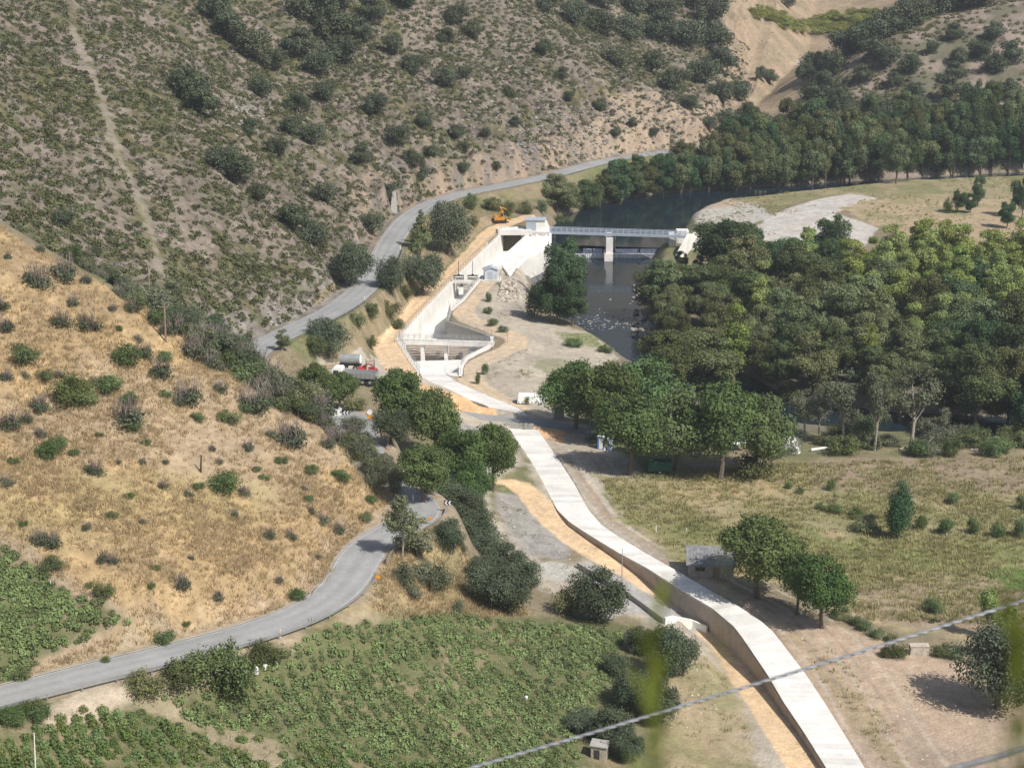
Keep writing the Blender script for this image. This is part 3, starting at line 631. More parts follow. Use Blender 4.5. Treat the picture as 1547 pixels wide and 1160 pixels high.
# ------------------------------------------------------------------ guard rails
def guard_rail(a, b, side, label, every=4.0, group='guard rails along the road'):
    if b - a < 3: print('GR', label, a, b); a, b = min(a, b), max(a, b); b = max(b, a + 4)
    seg = offset(ROAD, side)[a:b]; L = np.r_[0, np.cumsum(np.linalg.norm(np.diff(seg[:, :2], axis=0), axis=1))]
    root = thing('guard_rail', label, 'guard rail', tuple(seg[0] ), 0, group); o0 = Vector(seg[0])
    mb = MB()
    for zc, th in ((.66, .12), (.50, .12)):
        mb.wall([Vector((p[0], p[1], p[2] + zc + .07)) - o0 for p in seg], .05, lambda q: q.z - .13)
    mb.wall([Vector((p[0], p[1], p[2] + .6)) - o0 for p in seg], .02, lambda q: q.z - .06)
    mb.build('rail', M['galv'], root)
    pm = MB().box((0,0,.38), (.12,.12,.76)).mesh('post', M['galv'])
    for q in np.arange(0, L[-1], every):
        x, y, z = [np.interp(q, L, seg[:, k]) for k in range(3)]
        o = bpy.data.objects.new('post', pm); C.objects.link(o); o.parent = root; o.location = Vector((x, y, z)) - o0
    return root
def ridx(px, py, z=13.5):
    p = P(px, py, z); return int(np.argmin((ROAD[:,0]-p[0])**2 + (ROAD[:,1]-p[1])**2))
ia, ib, ic = ridx(0,1054,15), ridx(568,850,13.7), ridx(655,771,13.4)
guard_rail(max(0, ia-8), ridx(536,858), -3.5, 'long galvanised guard rail along the outer edge of the near road')
guard_rail(ridx(536,858)+1, ridx(600,800), -3.6, 'curved guard rail at the bend by the small orange marker')
guard_rail(ridx(610,797), ic-1, -3.6, 'short guard rail beside the slim willow below the hairpin')
guard_rail(ic+2, ridx(588,738), -3.6, 'dark backed guard rail on the far side of the hairpin')
guard_rail(ridx(548,640,13)-6, ridx(548,640,13)+3, -3.6, 'guard rail beside the orange marker sign and chevrons in the trees')
guard_rail(ridx(480,487,12), ridx(556,436,11.8), -3.6, 'low guard rail on the river side above the cistern truck')
guard_rail(ridx(580,398), ridx(606,345), -3.6, 'guard rail above the two round oaks beside the river road')

# ------------------------------------------------------------------ covered channel
def lid(Lp, Rp, root_label, zlow):
    Ls = resample(Lp, 1.2); Rs_ = []
    # matching arclength fractions on the right edge
    Lf = np.r_[0, np.cumsum(np.linalg.norm(np.diff(np.array(Lp)[:, :2], axis=0), axis=1))]
    n = int(Lf[-1] / 1.25); fr_ = np.linspace(0, len(Lp)-1, n+1)
    # uniform spacing in length
    tt = np.interp(np.linspace(0, Lf[-1], n+1), Lf, np.arange(len(Lp)))
    La = np.array([[np.interp(t, np.arange(len(Lp)), np.array(Lp)[:, k]) for k in range(3)] for t in tt])
    Ra = np.array([[np.interp(t, np.arange(len(Rp)), np.array(Rp)[:, k]) for k in range(3)] for t in tt])
    root = thing('covered_channel', root_label, 'concrete channel', tuple(La[0]), 0, 'covered concrete water channel'); o0 = Vector(La[0])
    mb = MB()
    for i in range(n):
        g = .016; a = Vector(La[i]).lerp(Vector(La[i+1]), g); b = Vector(La[i]).lerp(Vector(La[i+1]), 1-g); c = Vector(Ra[i]).lerp(Vector(Ra[i+1]), 1-g); d = Vector(Ra[i]).lerp(Vector(Ra[i+1]), g)
        mb.cur = rnd.choice((.88,.94,.98,1,1.03)) * rnd.uniform(.97,1.03)
        top = [a, b, c, d]; dz = rnd.uniform(0,.012)
        vs = [(p.x-o0.x, p.y-o0.y, p.z-o0.z+dz) for p in top] + [(p.x-o0.x, p.y-o0.y, p.z-o0.z-.22) for p in top]
        mb.add(vs, [(0,3,2,1),(4,5,6,7),(0,1,5,4),(1,2,6,5),(2,3,7,6),(3,0,4,7)])
    mb.build('cover_slabs', M['concrete'], root)
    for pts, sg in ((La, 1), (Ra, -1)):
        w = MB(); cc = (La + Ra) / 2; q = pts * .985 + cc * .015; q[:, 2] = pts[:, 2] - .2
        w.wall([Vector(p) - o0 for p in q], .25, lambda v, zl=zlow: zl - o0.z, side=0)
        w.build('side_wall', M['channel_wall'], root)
    return root
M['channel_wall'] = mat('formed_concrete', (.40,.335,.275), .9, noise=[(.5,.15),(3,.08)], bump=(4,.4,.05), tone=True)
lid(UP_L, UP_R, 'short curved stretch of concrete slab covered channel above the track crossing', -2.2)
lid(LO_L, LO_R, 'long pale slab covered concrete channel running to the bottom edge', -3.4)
# culvert headwalls at the crossing
mb = MB(); a = P(763,634.5,2.9); 
mb.wall([P(763,638,3.0), P(806,640,3.0)], .35, -1)
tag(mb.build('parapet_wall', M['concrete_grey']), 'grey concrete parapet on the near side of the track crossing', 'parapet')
mb = MB(); mb.wall([P(751,626,2.5), P(798,627,2.5)], .3, -1)
tag(mb.build('parapet_wall', M['concrete']), 'low pale kerb wall on the far side of the track crossing', 'parapet')

# ------------------------------------------------------------------ open canal, basin and intake
works = thing('intake_works', 'pale concrete intake canal with deep lit walls and widening basin', 'intake canal', tuple(CAN_L[2])); W0 = Vector(CAN_L[2])
def wpart(name, mb, m, parent=None, **kw):
    o = mb.build(name, M[m]); o.parent = parent or works; o.matrix_parent_inverse.identity()
    if (parent or works) is works: o.location = -W0
    if kw: tag(o, **kw)
    return o
wpart('canal_wall', MB().wall(CAN_L, .8, -3.4), 'concrete')          # left wall (outside)
wpart('canal_wall', MB().wall(BAS_L, .78, -3.4), 'concrete')
wpart('canal_wall', MB().wall(CAN_R[:6], .8, -3.4), 'concrete')
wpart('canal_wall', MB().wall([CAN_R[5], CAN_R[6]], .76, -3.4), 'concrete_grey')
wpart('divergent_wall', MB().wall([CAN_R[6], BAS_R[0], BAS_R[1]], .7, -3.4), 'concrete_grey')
wpart('curved_wall', MB().wall(resample(BAS_R[1:], 1.0), .74, -3.4), 'concrete')
mb = MB(); poly = [(p[0], p[1]) for p in HOLE]
flr = [P(758,376,-1.7), P(694,440,-1.7), P(640,500,-1.7)]
cx = [(p[0], p[1], 0) for p in HOLE]
mb.prism(cx, -3.1, ZF); wpart('canal_floor', mb, 'concrete')
# apron in the basin: raised sill behind the beams and a smooth apron in front
def quad_px(mb, pxs, z, th=.3):
    return mb.prism([P(a, b, z) for a, b in pxs], z - th, z)
mb = MB(); mb.cur = 1.0
AP = [P(622,546,-.9), P(706,543,-.9), P(697,560,-.9), P(697,568,-.9), P(636,568,-.9)]
mb.prism([(p[0], p[1]) for p in AP] and AP, -3.2, -.9); wpart('apron', mb, 'concrete')
# end wall from apron up to the lid
mb = MB(); mb.wall([P(634,563.5,2.2), P(673,563.5,2.2)], .4, -3.3); wpart('end_wall', mb, 'concrete')
# service platform beside the lid
mb = MB(); mb.prism([P(674,563,2.0), P(696,563,2.0), P(697,570,2.0), P(682,571,2.0)], -.6, 2.0); wpart('platform', mb, 'concrete')
# footbridge over the basin
fb = thing('footbridge', 'white concrete footbridge on square piers across the canal basin', 'footbridge', P(600,513,2.9)); F0 = Vector(P(600,513,2.9))
L_, R_ = Vector(P(598,512,3.05)), Vector(P(746,517,3.05))
dirb = (R_ - L_).normalized(); nb = Vector((-dirb.y, dirb.x, 0))
mb = MB(); mb.wall([L_ - F0, R_ - F0], 1.3, 2.55 - F0.z); mb.wall([L_ - F0 - nb*.6 + Vector((0,0,.0)), R_ - F0 - nb*.6], .16, 2.2 - F0.z - .0)
mb.build('deck', M['concrete'], fb)
for px in (638.5, 674, 709):
    q = Vector(P(px, 517, 2.5)); mb = MB(); mb.box((q.x - F0.x, q.y - F0.y, -2.47), (.65, 1.1, 4.1), rz=math.atan2(dirb.y, dirb.x))
    mb.build('pier', M['concrete'], fb)
mb = MB()
for s_ in (-.58, .58):
    for h in (.55, 1.05): mb.tube([L_ - F0 + nb*s_ + Vector((0,0,h)), R_ - F0 + nb*s_ + Vector((0,0,h))], .035, 5)
    nn = 16
    for i in range(nn+1): q = L_.lerp(R_, i/nn) - F0 + nb*s_; mb.tube([q, q + Vector((0,0,1.05))], .035, 5)
mb.build('railing', M['galv'], fb)
# slatted screens between the piers
def scr(px0, px1, lab):
    a, b = Vector(P(px0, 519, 1.9)), Vector(P(px1, 519, 1.9)); a.y += .9; b.y += .9
    r = thing('screen', lab, 'screen', tuple(a), 0, 'stop log screens between the footbridge piers')
    mb = MB(); 
    for k in range(7):
        z = 1.9 - .52*k; mb.wall([Vector((0,.16*k*0,z-a.z)), Vector((b.x-a.x, b.y-a.y, z-a.z))], .12, z - a.z - .44)
    mb.build('boards', M['channel_wall'], r)
    return r
scr(613, 635, 'slatted stop log screen in the left bay under the footbridge')
scr(641.5, 671, 'slatted stop log screen in the second bay under the footbridge')
scr(677.5, 706, 'slatted stop log screen in the third bay under the footbridge')

# sluice gate frame half way up the canal
sg = thing('sluice_gate', 'twin sluice gate with black hoist frames and tall screw stems over the canal', 'sluice gate', P(703,424,2.8)); G0 = Vector(P(703,424,2.8))
gl, gr = Vector(P(684,423,3.0)), Vector(P(723,425,3.0)); gd = (gr - gl).normalized(); gang = math.atan2(gd.y, gd.x)
mb = MB(); mb.wall([gl - G0, gr - G0], 1.4, 2.45 - G0.z); mb.build('deck', M['concrete'], sg)
for px, w in ((683.5,.5),(705,1.1),(723,.5)):
    q = Vector(P(px, 424, 2.4)) ; mb = MB(); mb.box((q.x-G0.x, q.y-G0.y + .2, -2.5), (w, 2.0, 4.3), rz=gang); mb.build('pier', M['concrete'], sg)
for px, ww in ((693,2.3),(714,2.0)):
    q = Vector(P(px, 424, 2.4)); mb = MB(); mb.box((q.x-G0.x, q.y-G0.y+.55, -1.0), (ww, .15, 1.9), rz=gang); mb.build('gate_leaf', M['concrete_grey'], sg)
    q = Vector(P(px, 423, 3.0)) - G0; mb = MB()
    for dx in (-1.05, 1.05):
        for dy in (-.3,.3): mb.box((q.x+dx, q.y+dy, q.z+.5), (.1,.1,1.0))
    for dy in (-.3,.3):
        mb.box((q.x, q.y+dy, q.z+1.0), (2.3,.13,.16)); mb.box((q.x, q.y+dy, q.z+.45), (2.3,.08,.1))
    mb.box((q.x, q.y, q.z+1.15), (.5,.5,.35)); mb.build('hoist_frame', M['black'], sg)
    mb = MB(); mb.tube([q + Vector((0,0,.9)), q + Vector((0,0,4.3))], .07, 6); mb.build('screw_stem', M['black'], sg)

# kiosk
M['kiosk_wall'] = mat('pale_blue_panel', (.50,.55,.60), .6, noise=[(1,.06)])
M['kiosk_roof'] = mat('slate_blue_roof', (.40,.44,.52), .6, noise=[(2,.08)])
kp = P(741,421,2.7); k = thing('kiosk', 'small pale blue gabled kiosk beside the sluice gate', 'kiosk', kp, .12)
mb = MB(); mb.box((0,0,1.05), (2.9,2.4,2.1)); mb.add([(-1.45,-1.2,2.1),(1.45,-1.2,2.1),(0,-1.2,2.7),(-1.45,1.2,2.1),(1.45,1.2,2.1),(0,1.2,2.7)], [(0,1,2),(5,4,3),(0,3,4,1)]); mb.build('walls', M['kiosk_wall'], k)
mb = MB()
for sgn in (-1, 1): mb.add([(0,-1.45,2.78),(sgn*1.75,-1.45,2.08),(sgn*1.75,1.45,2.08),(0,1.45,2.78),(0,-1.45,2.9),(sgn*1.75,-1.45,2.2),(sgn*1.75,1.45,2.2),(0,1.45,2.9)], [(0,1,2,3),(7,6,5,4),(0,4,5,1),(2,6,7,3),(1,5,6,2)])
mb.build('roof', M['kiosk_roof'], k)
mb = MB(); mb.box((-.2,-1.22,.95), (1.0,.06,1.8)); mb.build('door', M['steel_blue'], k)
tag(MB().prism([P(725,424.5,2.6),P(756,423,2.6),P(757,417,2.6),P(727,417,2.6)], 1.5, 2.72).build('paved_pad', M['concrete']), 'concrete pad under the pale blue kiosk', 'concrete pad')

# intake head: roof slab, dark mouth, deck, control house
ih = thing('river_intake', 'massive white intake headworks with a wide dark mouth under a slab', 'intake', P(778,352,3.4)); I0 = Vector(P(778,352,3.4))
def ipart(name, mb, m, **kw): o = mb.build(name, M[m], ih); o.location = -I0; return o
yl = P(757,352,3.6)[1]
x0, x1 = P(754,350,3.6)[0], P(801,350,3.6)[0]
mb = MB(); mb.box(((x0+x1)/2, yl+2.0, 3.7), (x1-x0+.6, 4.6, 1.25)); ipart('roof_slab', mb, 'concrete')
mb = MB(); mb.box((x0-.15, yl+4, 0), (.6, 9, 6.2)); ipart('wing_wall', mb, 'concrete')
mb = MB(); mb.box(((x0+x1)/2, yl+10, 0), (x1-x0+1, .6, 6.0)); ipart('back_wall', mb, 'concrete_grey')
mb = MB(); mb.prism([P(802,350,3.9), P(831,351,3.9), P(831,345,3.9), P(826,333,3.9), P(790,333,3.9), P(781,344,3.9)], -3.6, 3.95); ipart('deck_block', mb, 'concrete')
# fish pass: three stepped curved sloping lanes descending to the sluice
def lane(l0, r0, name, m='concrete'):
    Lr, Rr = resample(l0, 1.5), resample(r0, 1.5); n = min(len(Lr), len(Rr)); mb = MB()
    A = np.array([[np.interp(t, np.linspace(0,1,len(Lr)), Lr[:,k]) for k in range(3)] for t in np.linspace(0,1,n)]); B = np.array([[np.interp(t, np.linspace(0,1,len(Rr)), Rr[:,k]) for k in range(3)] for t in np.linspace(0,1,n)])
    vs = []
    for a, b in zip(A, B): vs += [tuple(a), tuple(b), (b[0],b[1],-3.8), (a[0],a[1],-3.8)]
    f = []
    for i in range(n-1):
        a = i*4; b = a+4; f += [(a,a+1,b+1,b),(a+1,a+2,b+2,b+1),(a+3,a,b,b+3)]
    f += [(3,2,1,0), tuple((n-1)*4+k for k in range(4))]
    mb.add(vs, f); return ipart(name, mb, m)
c1 = PL((798,357,3.7),(786,368,3.4),(765,384.5,2.95),(744,401,2.75))
c2 = PL((812,356,3.7),(800,370,3.0),(780,384,2.6),(760,403,2.5))
c3 = PL((826,357,3.7),(812,373,2.9),(792,387,2.4),(767,414,2.3))
lane(c1, c2, 'spillway_lane'); lane(c2, c3, 'fish_pass_lane')
for c_ in (c1, c2, c3):
    q = [(p[0], p[1], p[2]+.45) for p in resample(c_, 1.2)]; ipart('lane_wall', MB().wall(q, .3, lambda v: v.z-.5), 'concrete')
c4 = PL((831.5,352,3.9),(831,372,2.6),(800,390,2.1),(781,401,2.2),(771,418,2.3))
ipart('river_wall', MB().wall(resample([c4[0], c4[1]], 2), .6, -4.4), 'concrete')
lane(c3, PL((831,357,3.7),(822,375,2.6),(799,389,2.0),(770,417,2.2)), 'river_bench')
ipart('river_wall', MB().wall(resample(PL((829,372,2.5),(815,381,2.3),(799,389.5,2.1),(781,400,2.2),(770,418,2.3)), 1), .4, -4.4), 'concrete')
# control house
ch = thing('control_house', 'small flat roofed control house on top of the intake headworks', 'control house', P(809,349,3.95)); H0 = P(809,349,3.95)
mb = MB(); mb.box((0,1.3,1.35), (4.6,3.0,2.7)); mb.build('walls', M['concrete'], ch)
mb = MB(); mb.box((0.05,1.3,2.82), (5.3,3.7,.2)); mb.build('roof', M['kiosk_roof'], ch)
mb = MB(); mb.box((-1.0,-.23,1.2), (2.3,.07,2.1)); mb.build('door', M['steel_blue'], ch)
mb = MB(); mb.tube([(1.6,1,2.9),(1.6,1,4.6)], .05); mb.tube([(1.6,1,4.3),(2.1,1,4.6)], .04); mb.build('aerial', M['galv'], ch)
# walkway bridge and weir
wb = thing('walkway_bridge', 'long pale steel walkway with railing crossing the river weir', 'footbridge', P(831,349,3.9)); B0 = Vector(P(831,349,3.9))
a, b = Vector(P(831,350,3.75)), Vector(P(1036,356.5,3.75))
mb = MB(); mb.wall([a - B0, b - B0], 1.3, 3.3 - B0.z); mb.build('deck', M['steel_blue'], wb)
db = (b-a).normalized(); nb2 = Vector((-db.y, db.x, 0)); 
for s_ in (-.62, .62):
    mb = MB()
    for h in (.4,.8,1.15): mb.tube([a - B0 + nb2*s_ + Vector((0,0,h)), b - B0 + nb2*s_ + Vector((0,0,h))], .055, 5)
    for i in range(25): q = a.lerp(b, i/24) - B0 + nb2*s_; mb.tube([q, q+Vector((0,0,1.15))], .06, 4)
    mb.build('railing', M['steel_blue'], wb)
for px, lab in ((919.5, 'tall white concrete weir pier near the middle of the river'), (1014, 'white concrete weir pier next to the right abutment')):
    q = Vector(P(px, 390, -3)); w = thing('weir_pier', lab, 'pier', tuple(q), 0, 'weir piers under the walkway')
    mb = MB(); mb.box((0,-1.4,2.35), (1.7,4.6,6.9)); mb.box((0,.3,2.7), (1.7,2.4,7.3)); mb.build('pier_shaft', M['concrete'], w)
    mb = MB(); mb.box((-.2,-1.6,.3), (2.1,4.9,3.4)); mb.build('pier_footing', M['concrete'], w)
    mb = MB()
    for k_ in range(4): mb.box((1.25, -1.2 + .2*k_, 3.0 + .9*k_), (.5,.12,.12), ry=.6*(-1)**k_); 
    mb.box((1.15,-1.1,4.4), (.14,.2,3.6)); mb.box((1.55,-1.1,4.4), (.14,.2,3.6)); mb.box((1.5,-1.1,6.2), (1.2,.6,.35)); mb.build('hoist_gear', M['concrete_grey'], w)
q = Vector(P(834, 388, -3)); w = thing('hoist_post', 'pale gate hoist posts against the left abutment of the weir', 'gate hoist', tuple(q))
mb = MB(); 
for dx in (-.1,.7): mb.box((dx,-.2,3.6), (.16,.3,5.6))
for k_ in range(4): mb.box((.3,-.2,1.6+1.1*k_), (.9,.14,.14), ry=.5*(-1)**k_)
mb.box((.3,-.2,6.1), (1.3,.7,.4)); mb.build('frame', M['concrete_grey'], w)
ws = thing('weir', 'low white concrete weir sill across the river under the walkway', 'weir', P(831,388.5,-3)); s0 = Vector((P(831,388.5,-3)[0], 488.3, -3)); ws.location = s0
e = Vector(P(1012,390,-3)); mb = MB(); mb.box(((e.x-s0.x)/2, .9, .15), (e.x-s0.x, 2.6, 1.5)); mb.build('sill', M['concrete'], ws)
M['spill'] = mat('spilling_water', (.74,.77,.80), .5, noise=[(2.5,.25)], tone=True)
mb = MB(); 
for i in range(60):
    t = i/59; xx = t*(e.x-s0.x); mb.cur = rnd.uniform(.7,1.1); mb.box((xx, -.62, .35), (.7,.16,1.5), rx=.15)
mb.build('spilling_water', M['spill'], ws)
for x0_, x1_, lab in ((838,878,'left end'),(881,895,'paler left'),(896.5,910,'paler right'),(929,965,'right bay'),(967,1003,'far right')):
    p0, p1 = Vector(P(x0_,384,-2)), Vector(P(x1_,384,-2)); c_ = (p0+p1)/2; pale = lab.startswith('paler')
    tx = {'left end':'dark flap gate nearest the left abutment of the weir','paler left':'pale flap gate panel, left of the pair beside the middle pier','paler right':'pale flap gate panel touching the middle weir pier','right bay':'dark flap gate just right of the middle pier','far right':'dark flap gate nearest the right weir pier'}[lab]
    mb = MB(); mb.box((0,0,0), (p1.x-p0.x, .25, 1.5), rx=-.25); 
    for i in range(5): mb.box(((i/4-.5)*(p1.x-p0.x)*.94, -.2, 0), (.1,.14,1.45), rx=-.25)
    o = mb.build('flap_gate', M['steel_blue'] if pale else M['gate_dark'] if 'gate_dark' in M else M.setdefault('gate_dark', mat('dark_blue_steel', (.09,.11,.16), .5, noise=[(2,.3)])))
    o.location = (c_.x, s0.y + .9, -1.75 + (.1 if pale else 0)); tag(o, tx, 'flap gate', 'flap gates on the weir')
ra = thing('abutment', 'tall white sloping abutment wall at the right end of the walkway', 'abutment', P(1040,358,3.9)); A0 = Vector(P(1040,358,3.9))
mb = MB(); mb.wall([Vector(P(1058,350,4.2))-A0, Vector(P(1041,354,4.2))-A0, Vector(P(1034,366,3.6))-A0, Vector(P(1024,385,.9))-A0, Vector(P(1018,402,-1.2))-A0], 1.0, -4.5-A0.z, side=0)
mb.build('wing_wall', M['concrete'], ra)
mb = MB(); q = Vector(P(1030,388,-3))-A0; mb.box((q.x+.2,q.y+2,q.z+3.2), (3,4,6.4)); mb.build('side_block', M['concrete'], ra)

# ------------------------------------------------------------------ mesh fences
M['wire'] = mat('fence_wire', (.36,.35,.34), .6, metal=.3)
def fence(pts, h, label, every=2.5, rails=True, group='wire fences around the intake works'):
    pts = np.array(pts, float); L = np.r_[0, np.cumsum(np.linalg.norm(np.diff(pts[:, :2], axis=0), axis=1))]; o0 = Vector(pts[0])
    root = thing('wire_fence', label, 'fence', tuple(o0), 0, group)
    def at_(q): return Vector([np.interp(q, L, pts[:, k]) for k in range(3)]) - o0
    pm = MB().tube([(0,0,0),(0,0,h)], .035, 5).mesh('post', M['wire'])
    n = max(1, int(L[-1]/every))
    for i in range(n+1):
        o = bpy.data.objects.new('post', pm); C.objects.link(o); o.parent = root; o.location = at_(L[-1]*i/n)
    mb = MB(); m_ = int(L[-1]/.22)
    for i in range(m_): q = at_(L[-1]*(i+.5)/m_); mb.tube([q+Vector((0,0,.05)), q+Vector((0,0,h-.03))], .007, 3, cap=False)
    for z in (.08, h/2, h-.05): mb.tube([at_(L[-1]*i/max(n*2,1)) + Vector((0,0,z)) for i in range(n*2+1)], .014, 3)
    mb.build('mesh_panel', M['wire'], root); return root
def up(pts, dz=0): return [(p[0], p[1], p[2]+dz) for p in pts]
fence([CAN_L[i] for i in range(5)], 1.7, 'long wire fence on the track side of the open canal')
fence(BAS_L, 1.6, 'wire fence on the left rim of the basin below the footbridge')
fence(CAN_R[3:7], 1.6, 'wire fence on the right rim between sluice gate and wall corner')
fence([CAN_R[6], BAS_R[0], BAS_R[1]], 1.6, 'wire fence on top of the grey divergent wall')
fence(PL((743,508,2.6),(766,508,2.5),(767,518,2.5),(746,519,2.6)), 1.6, 'small square fence enclosure at the right end of the footbridge')
fence(BAS_R[3:7], 1.4, 'wire fence on the curved right rim of the basin')
fence(PL((672,563,2.2),(696,565,2.2)), 1.3, 'short wire fence on the platform where the lid begins')
fence(PL((728,425,2.7),(754,423.5,2.7),(757,416,2.7)), 1.4, 'low wire fence in front of the pale blue kiosk')
fence(PL((755,344,4.4),(776,344,4.4)), 1.2, 'short railing fence on the intake roof slab')
fence(PL((1041,354,4.2),(1060,351,4.0),(1066,345,3.0)), 1.7, 'grey fence on the right abutment of the walkway')
fence(PL((755,628,2.6),(796,629,2.6)), 1.0, 'low railing on the upstream side of the track crossing')
# ------------------------------------------------------------------ vegetation prototypes
M['leaf_walnut'] = leafmat('walnut_leaves', (0.1, 0.155, 0.045))
M['leaf_alder'] = leafmat('alder_leaves', (0.13, 0.155, 0.06), 1.6)
M['leaf_dark'] = leafmat('dark_leaves', (0.065, 0.115, 0.045), 1.4)
M['leaf_poplar'] = leafmat('poplar_leaves', (0.26, 0.32, 0.085), .8, .3)
M['leaf_holm'] = leafmat('holm_oak_leaves', (0.085, 0.11, 0.062), .7, .12)
M['leaf_holm_far'] = leafmat('hillside_oak_leaves', (0.09, 0.11, 0.06), .8, .12)
M['leaf_grey'] = leafmat('grey_green_leaves', (0.15, 0.165, 0.1), .8)
M['leaf_willow'] = leafmat('willow_leaves', (0.18, 0.2, 0.11), .8)
M['leaf_pine'] = leafmat('pine_needles', (0.16, 0.19, 0.09), .6, .1)
M['leaf_scrub'] = leafmat('scrub_leaves', (.12,.13,.055), 1.3, .12)
M['leaf_broom'] = leafmat('broom_leaves', (0.24, 0.26, 0.06), .8, .2)
M['leaf_vine'] = leafmat('vine_leaves', (0.155, 0.215, 0.065), 1.0, .3)
M['leaf_bright'] = leafmat('bright_shrub_leaves', (0.125, 0.175, 0.06), .9, .3)
M['twig'] = mat('grey_twigs', (.21,.175,.155), .95, tone=True, objvar=.6)
M['dry'] = mat('dry_grass', (.43,.335,.195), .95, tone=True, noise=[(.3,.2)], trans=.2)
M['dry2'] = mat('meadow_grass', (.31,.29,.135), .95, tone=True, noise=[(.25,.3)], trans=.2)
def leaf_quads(cen, nrm, size, q, tone, asp=.62):
    """cen (n,3), nrm (n,3) -> verts, faces"""
    n = len(cen); nrm = nrm / (np.linalg.norm(nrm, axis=1)[:, None] + 1e-9)
    r = q.normal(size=(n, 3)); a = np.cross(nrm, r); a /= np.linalg.norm(a, axis=1)[:, None] + 1e-9; b = np.cross(nrm, a)
    s = (size * q.uniform(.6, 1.35, n))[:, None]
    a = a * s; b = b * s * asp
    v = np.stack([cen - a, cen - b * .9 + a * .1, cen + a, cen + b * .9 + a * .1], 1).reshape(-1, 3)
    return v, np.arange(4*n), np.repeat(tone, 4)
def crown_cloud(q, rx, rz, cz, n, leaf, lobes=14, lob_r=.42, shape='round', dens=1.0, ry=None, irr=.15, inner=.12):
    ry = ry or rx; L = []
    for k in range(lobes):
        th = q.uniform(0, 2*pi); h = q.uniform(-.85, .95)
        if shape == 'round': rr = math.sqrt(max(0, 1 - h*h)) * q.uniform(.45, .85)
        elif shape == 'cone': hh = (h + 1) / 2; rr = (1 - hh) * q.uniform(.4, .8) + .03
        elif shape == 'column': rr = q.uniform(.2, .6) * (1 - .5 * abs(h))
        elif shape == 'vase': hh = (h+1)/2; rr = (.25 + .75*math.sin(min(hh,.85)*pi*.6)) * q.uniform(.4,.8) * (1 if hh < .8 else .7)
        lr = lob_r * q.uniform(.7, 1.25) * (1.15 - .35*(h > .5)) * (1 if shape != 'cone' else (1.25 - .8*((h+1)/2)))
        L.append((rx*rr*cos(th), ry*rr*sin(th), cz + rz*h*(1-lr*.55), lr*rx, lr*rx*q.uniform(.65,.95), q.uniform(.82, 1.18)))
    L = np.array(L); w = L[:, 3]**2; idx = q.choice(len(L), n, p=w/w.sum()); l = L[idx]
    d = q.normal(size=(n, 3)); d /= np.linalg.norm(d, axis=1)[:, None]; d[:, 2] = np.where(q.uniform(size=n) < .35, np.abs(d[:, 2]), d[:, 2])
    # lumpy lobe surface
    lump = 1 + irr * np.sin(d[:,0]*5 + l[:,0]*3) * np.cos(d[:,1]*6 + l[:,1]*2) + irr * q.normal(size=n) * .6
    rad = np.where(q.uniform(size=n) < inner, q.uniform(.3, .8, n), lump)
    c = l[:, :3] + d * np.c_[l[:,3], l[:,3], l[:,4]] * rad[:, None]
    nr = d + q.normal(size=(n, 3)) * .55 + np.array([0, 0, .25])
    tone = l[:, 5] * q.uniform(.78, 1.25, n)
    return leaf_quads(c, nr, leaf, q, tone), L
def trunk_mesh(name, m, h, r, L, q, limbs=6, lean=0, fork=.35):
    mb = MB(); top = h * .72
    pts = [(lean*h*t*t + .04*h*math.sin(3*t+1), .03*h*math.sin(4*t), top*t - .3*(t == 0)) for t in (0,.2,.45,.7,1)]
    mb.tube(pts, [r*1.25, r, r*.85, r*.6, r*.25], 7)
    ch = sorted(range(len(L)), key=lambda i: L[i][2])[:limbs]
    for i in ch:
        t = q.uniform(fork, .8); b = Vector(pts[1]).lerp(Vector(pts[3]), t); e = Vector(L[i][:3]); mid = b.lerp(e, .5) + Vector((0,0,-.04*h))
        mb.tube([b, mid, e], [r*.5, r*.32, r*.1], 5)
    return mb.mesh(name, m)
VAR = {}
def proto(kind, spec, nvar=3, seed=1):
    """unit prototypes: height 1, crown radius given as a share of the height; scaled when placed"""
    out = []
    for k in range(nvar):
        q = np.random.RandomState(seed*100 + k); s = dict(spec); tm = s.pop('trunk', None); lm = s.pop('leafm'); H = s.pop('H'); tr = s.pop('tr', .022); limbs = s.pop('limbs', 6); lean = s.pop('lean', 0)
        (v, f, t), L = crown_cloud(q, **s)
        cr = fastmesh(kind + '_crown', v, f, 4, M[lm], {'tone': ('FLOAT', t)})
        out.append((cr, trunk_mesh(kind + '_trunk', M[tm], H, H*tr, L, q, limbs, lean*q.uniform(-1,1)) if tm else None, H, s['rx']))
    VAR[kind] = out
proto('walnut_tree', dict(H=11, rx=4.6, rz=3.9, cz=6.9, n=18050, leaf=0.194, lobes=24, lob_r=.36, irr=.24, leafm='leaf_walnut', trunk='bark', tr=.03), 3, 1)
proto('riverside_tree', dict(H=15, rx=4.8, rz=6.6, cz=8.2, n=18050, leaf=0.194, lobes=30, lob_r=.30, irr=.25, leafm='leaf_alder', trunk='bark', tr=.018), 4, 2)
proto('dark_tree', dict(H=14, rx=4.3, rz=6.2, cz=7.6, n=17100, leaf=0.194, lobes=26, lob_r=.32, irr=.2, leafm='leaf_dark', trunk='bark', tr=.018), 3, 3)
proto('poplar_tree', dict(H=15, rx=3.0, rz=6.8, cz=8.1, n=13300, leaf=0.180, lobes=26, lob_r=.36, irr=.3, shape='column', leafm='leaf_poplar', trunk='bark_pale', tr=.014), 3, 4)
proto('holm_oak', dict(H=6, rx=2.9, rz=2.5, cz=3.3, n=12350, leaf=0.122, lobes=20, lob_r=.40, irr=.28, leafm='leaf_holm', trunk='bark', tr=.04), 3, 5)
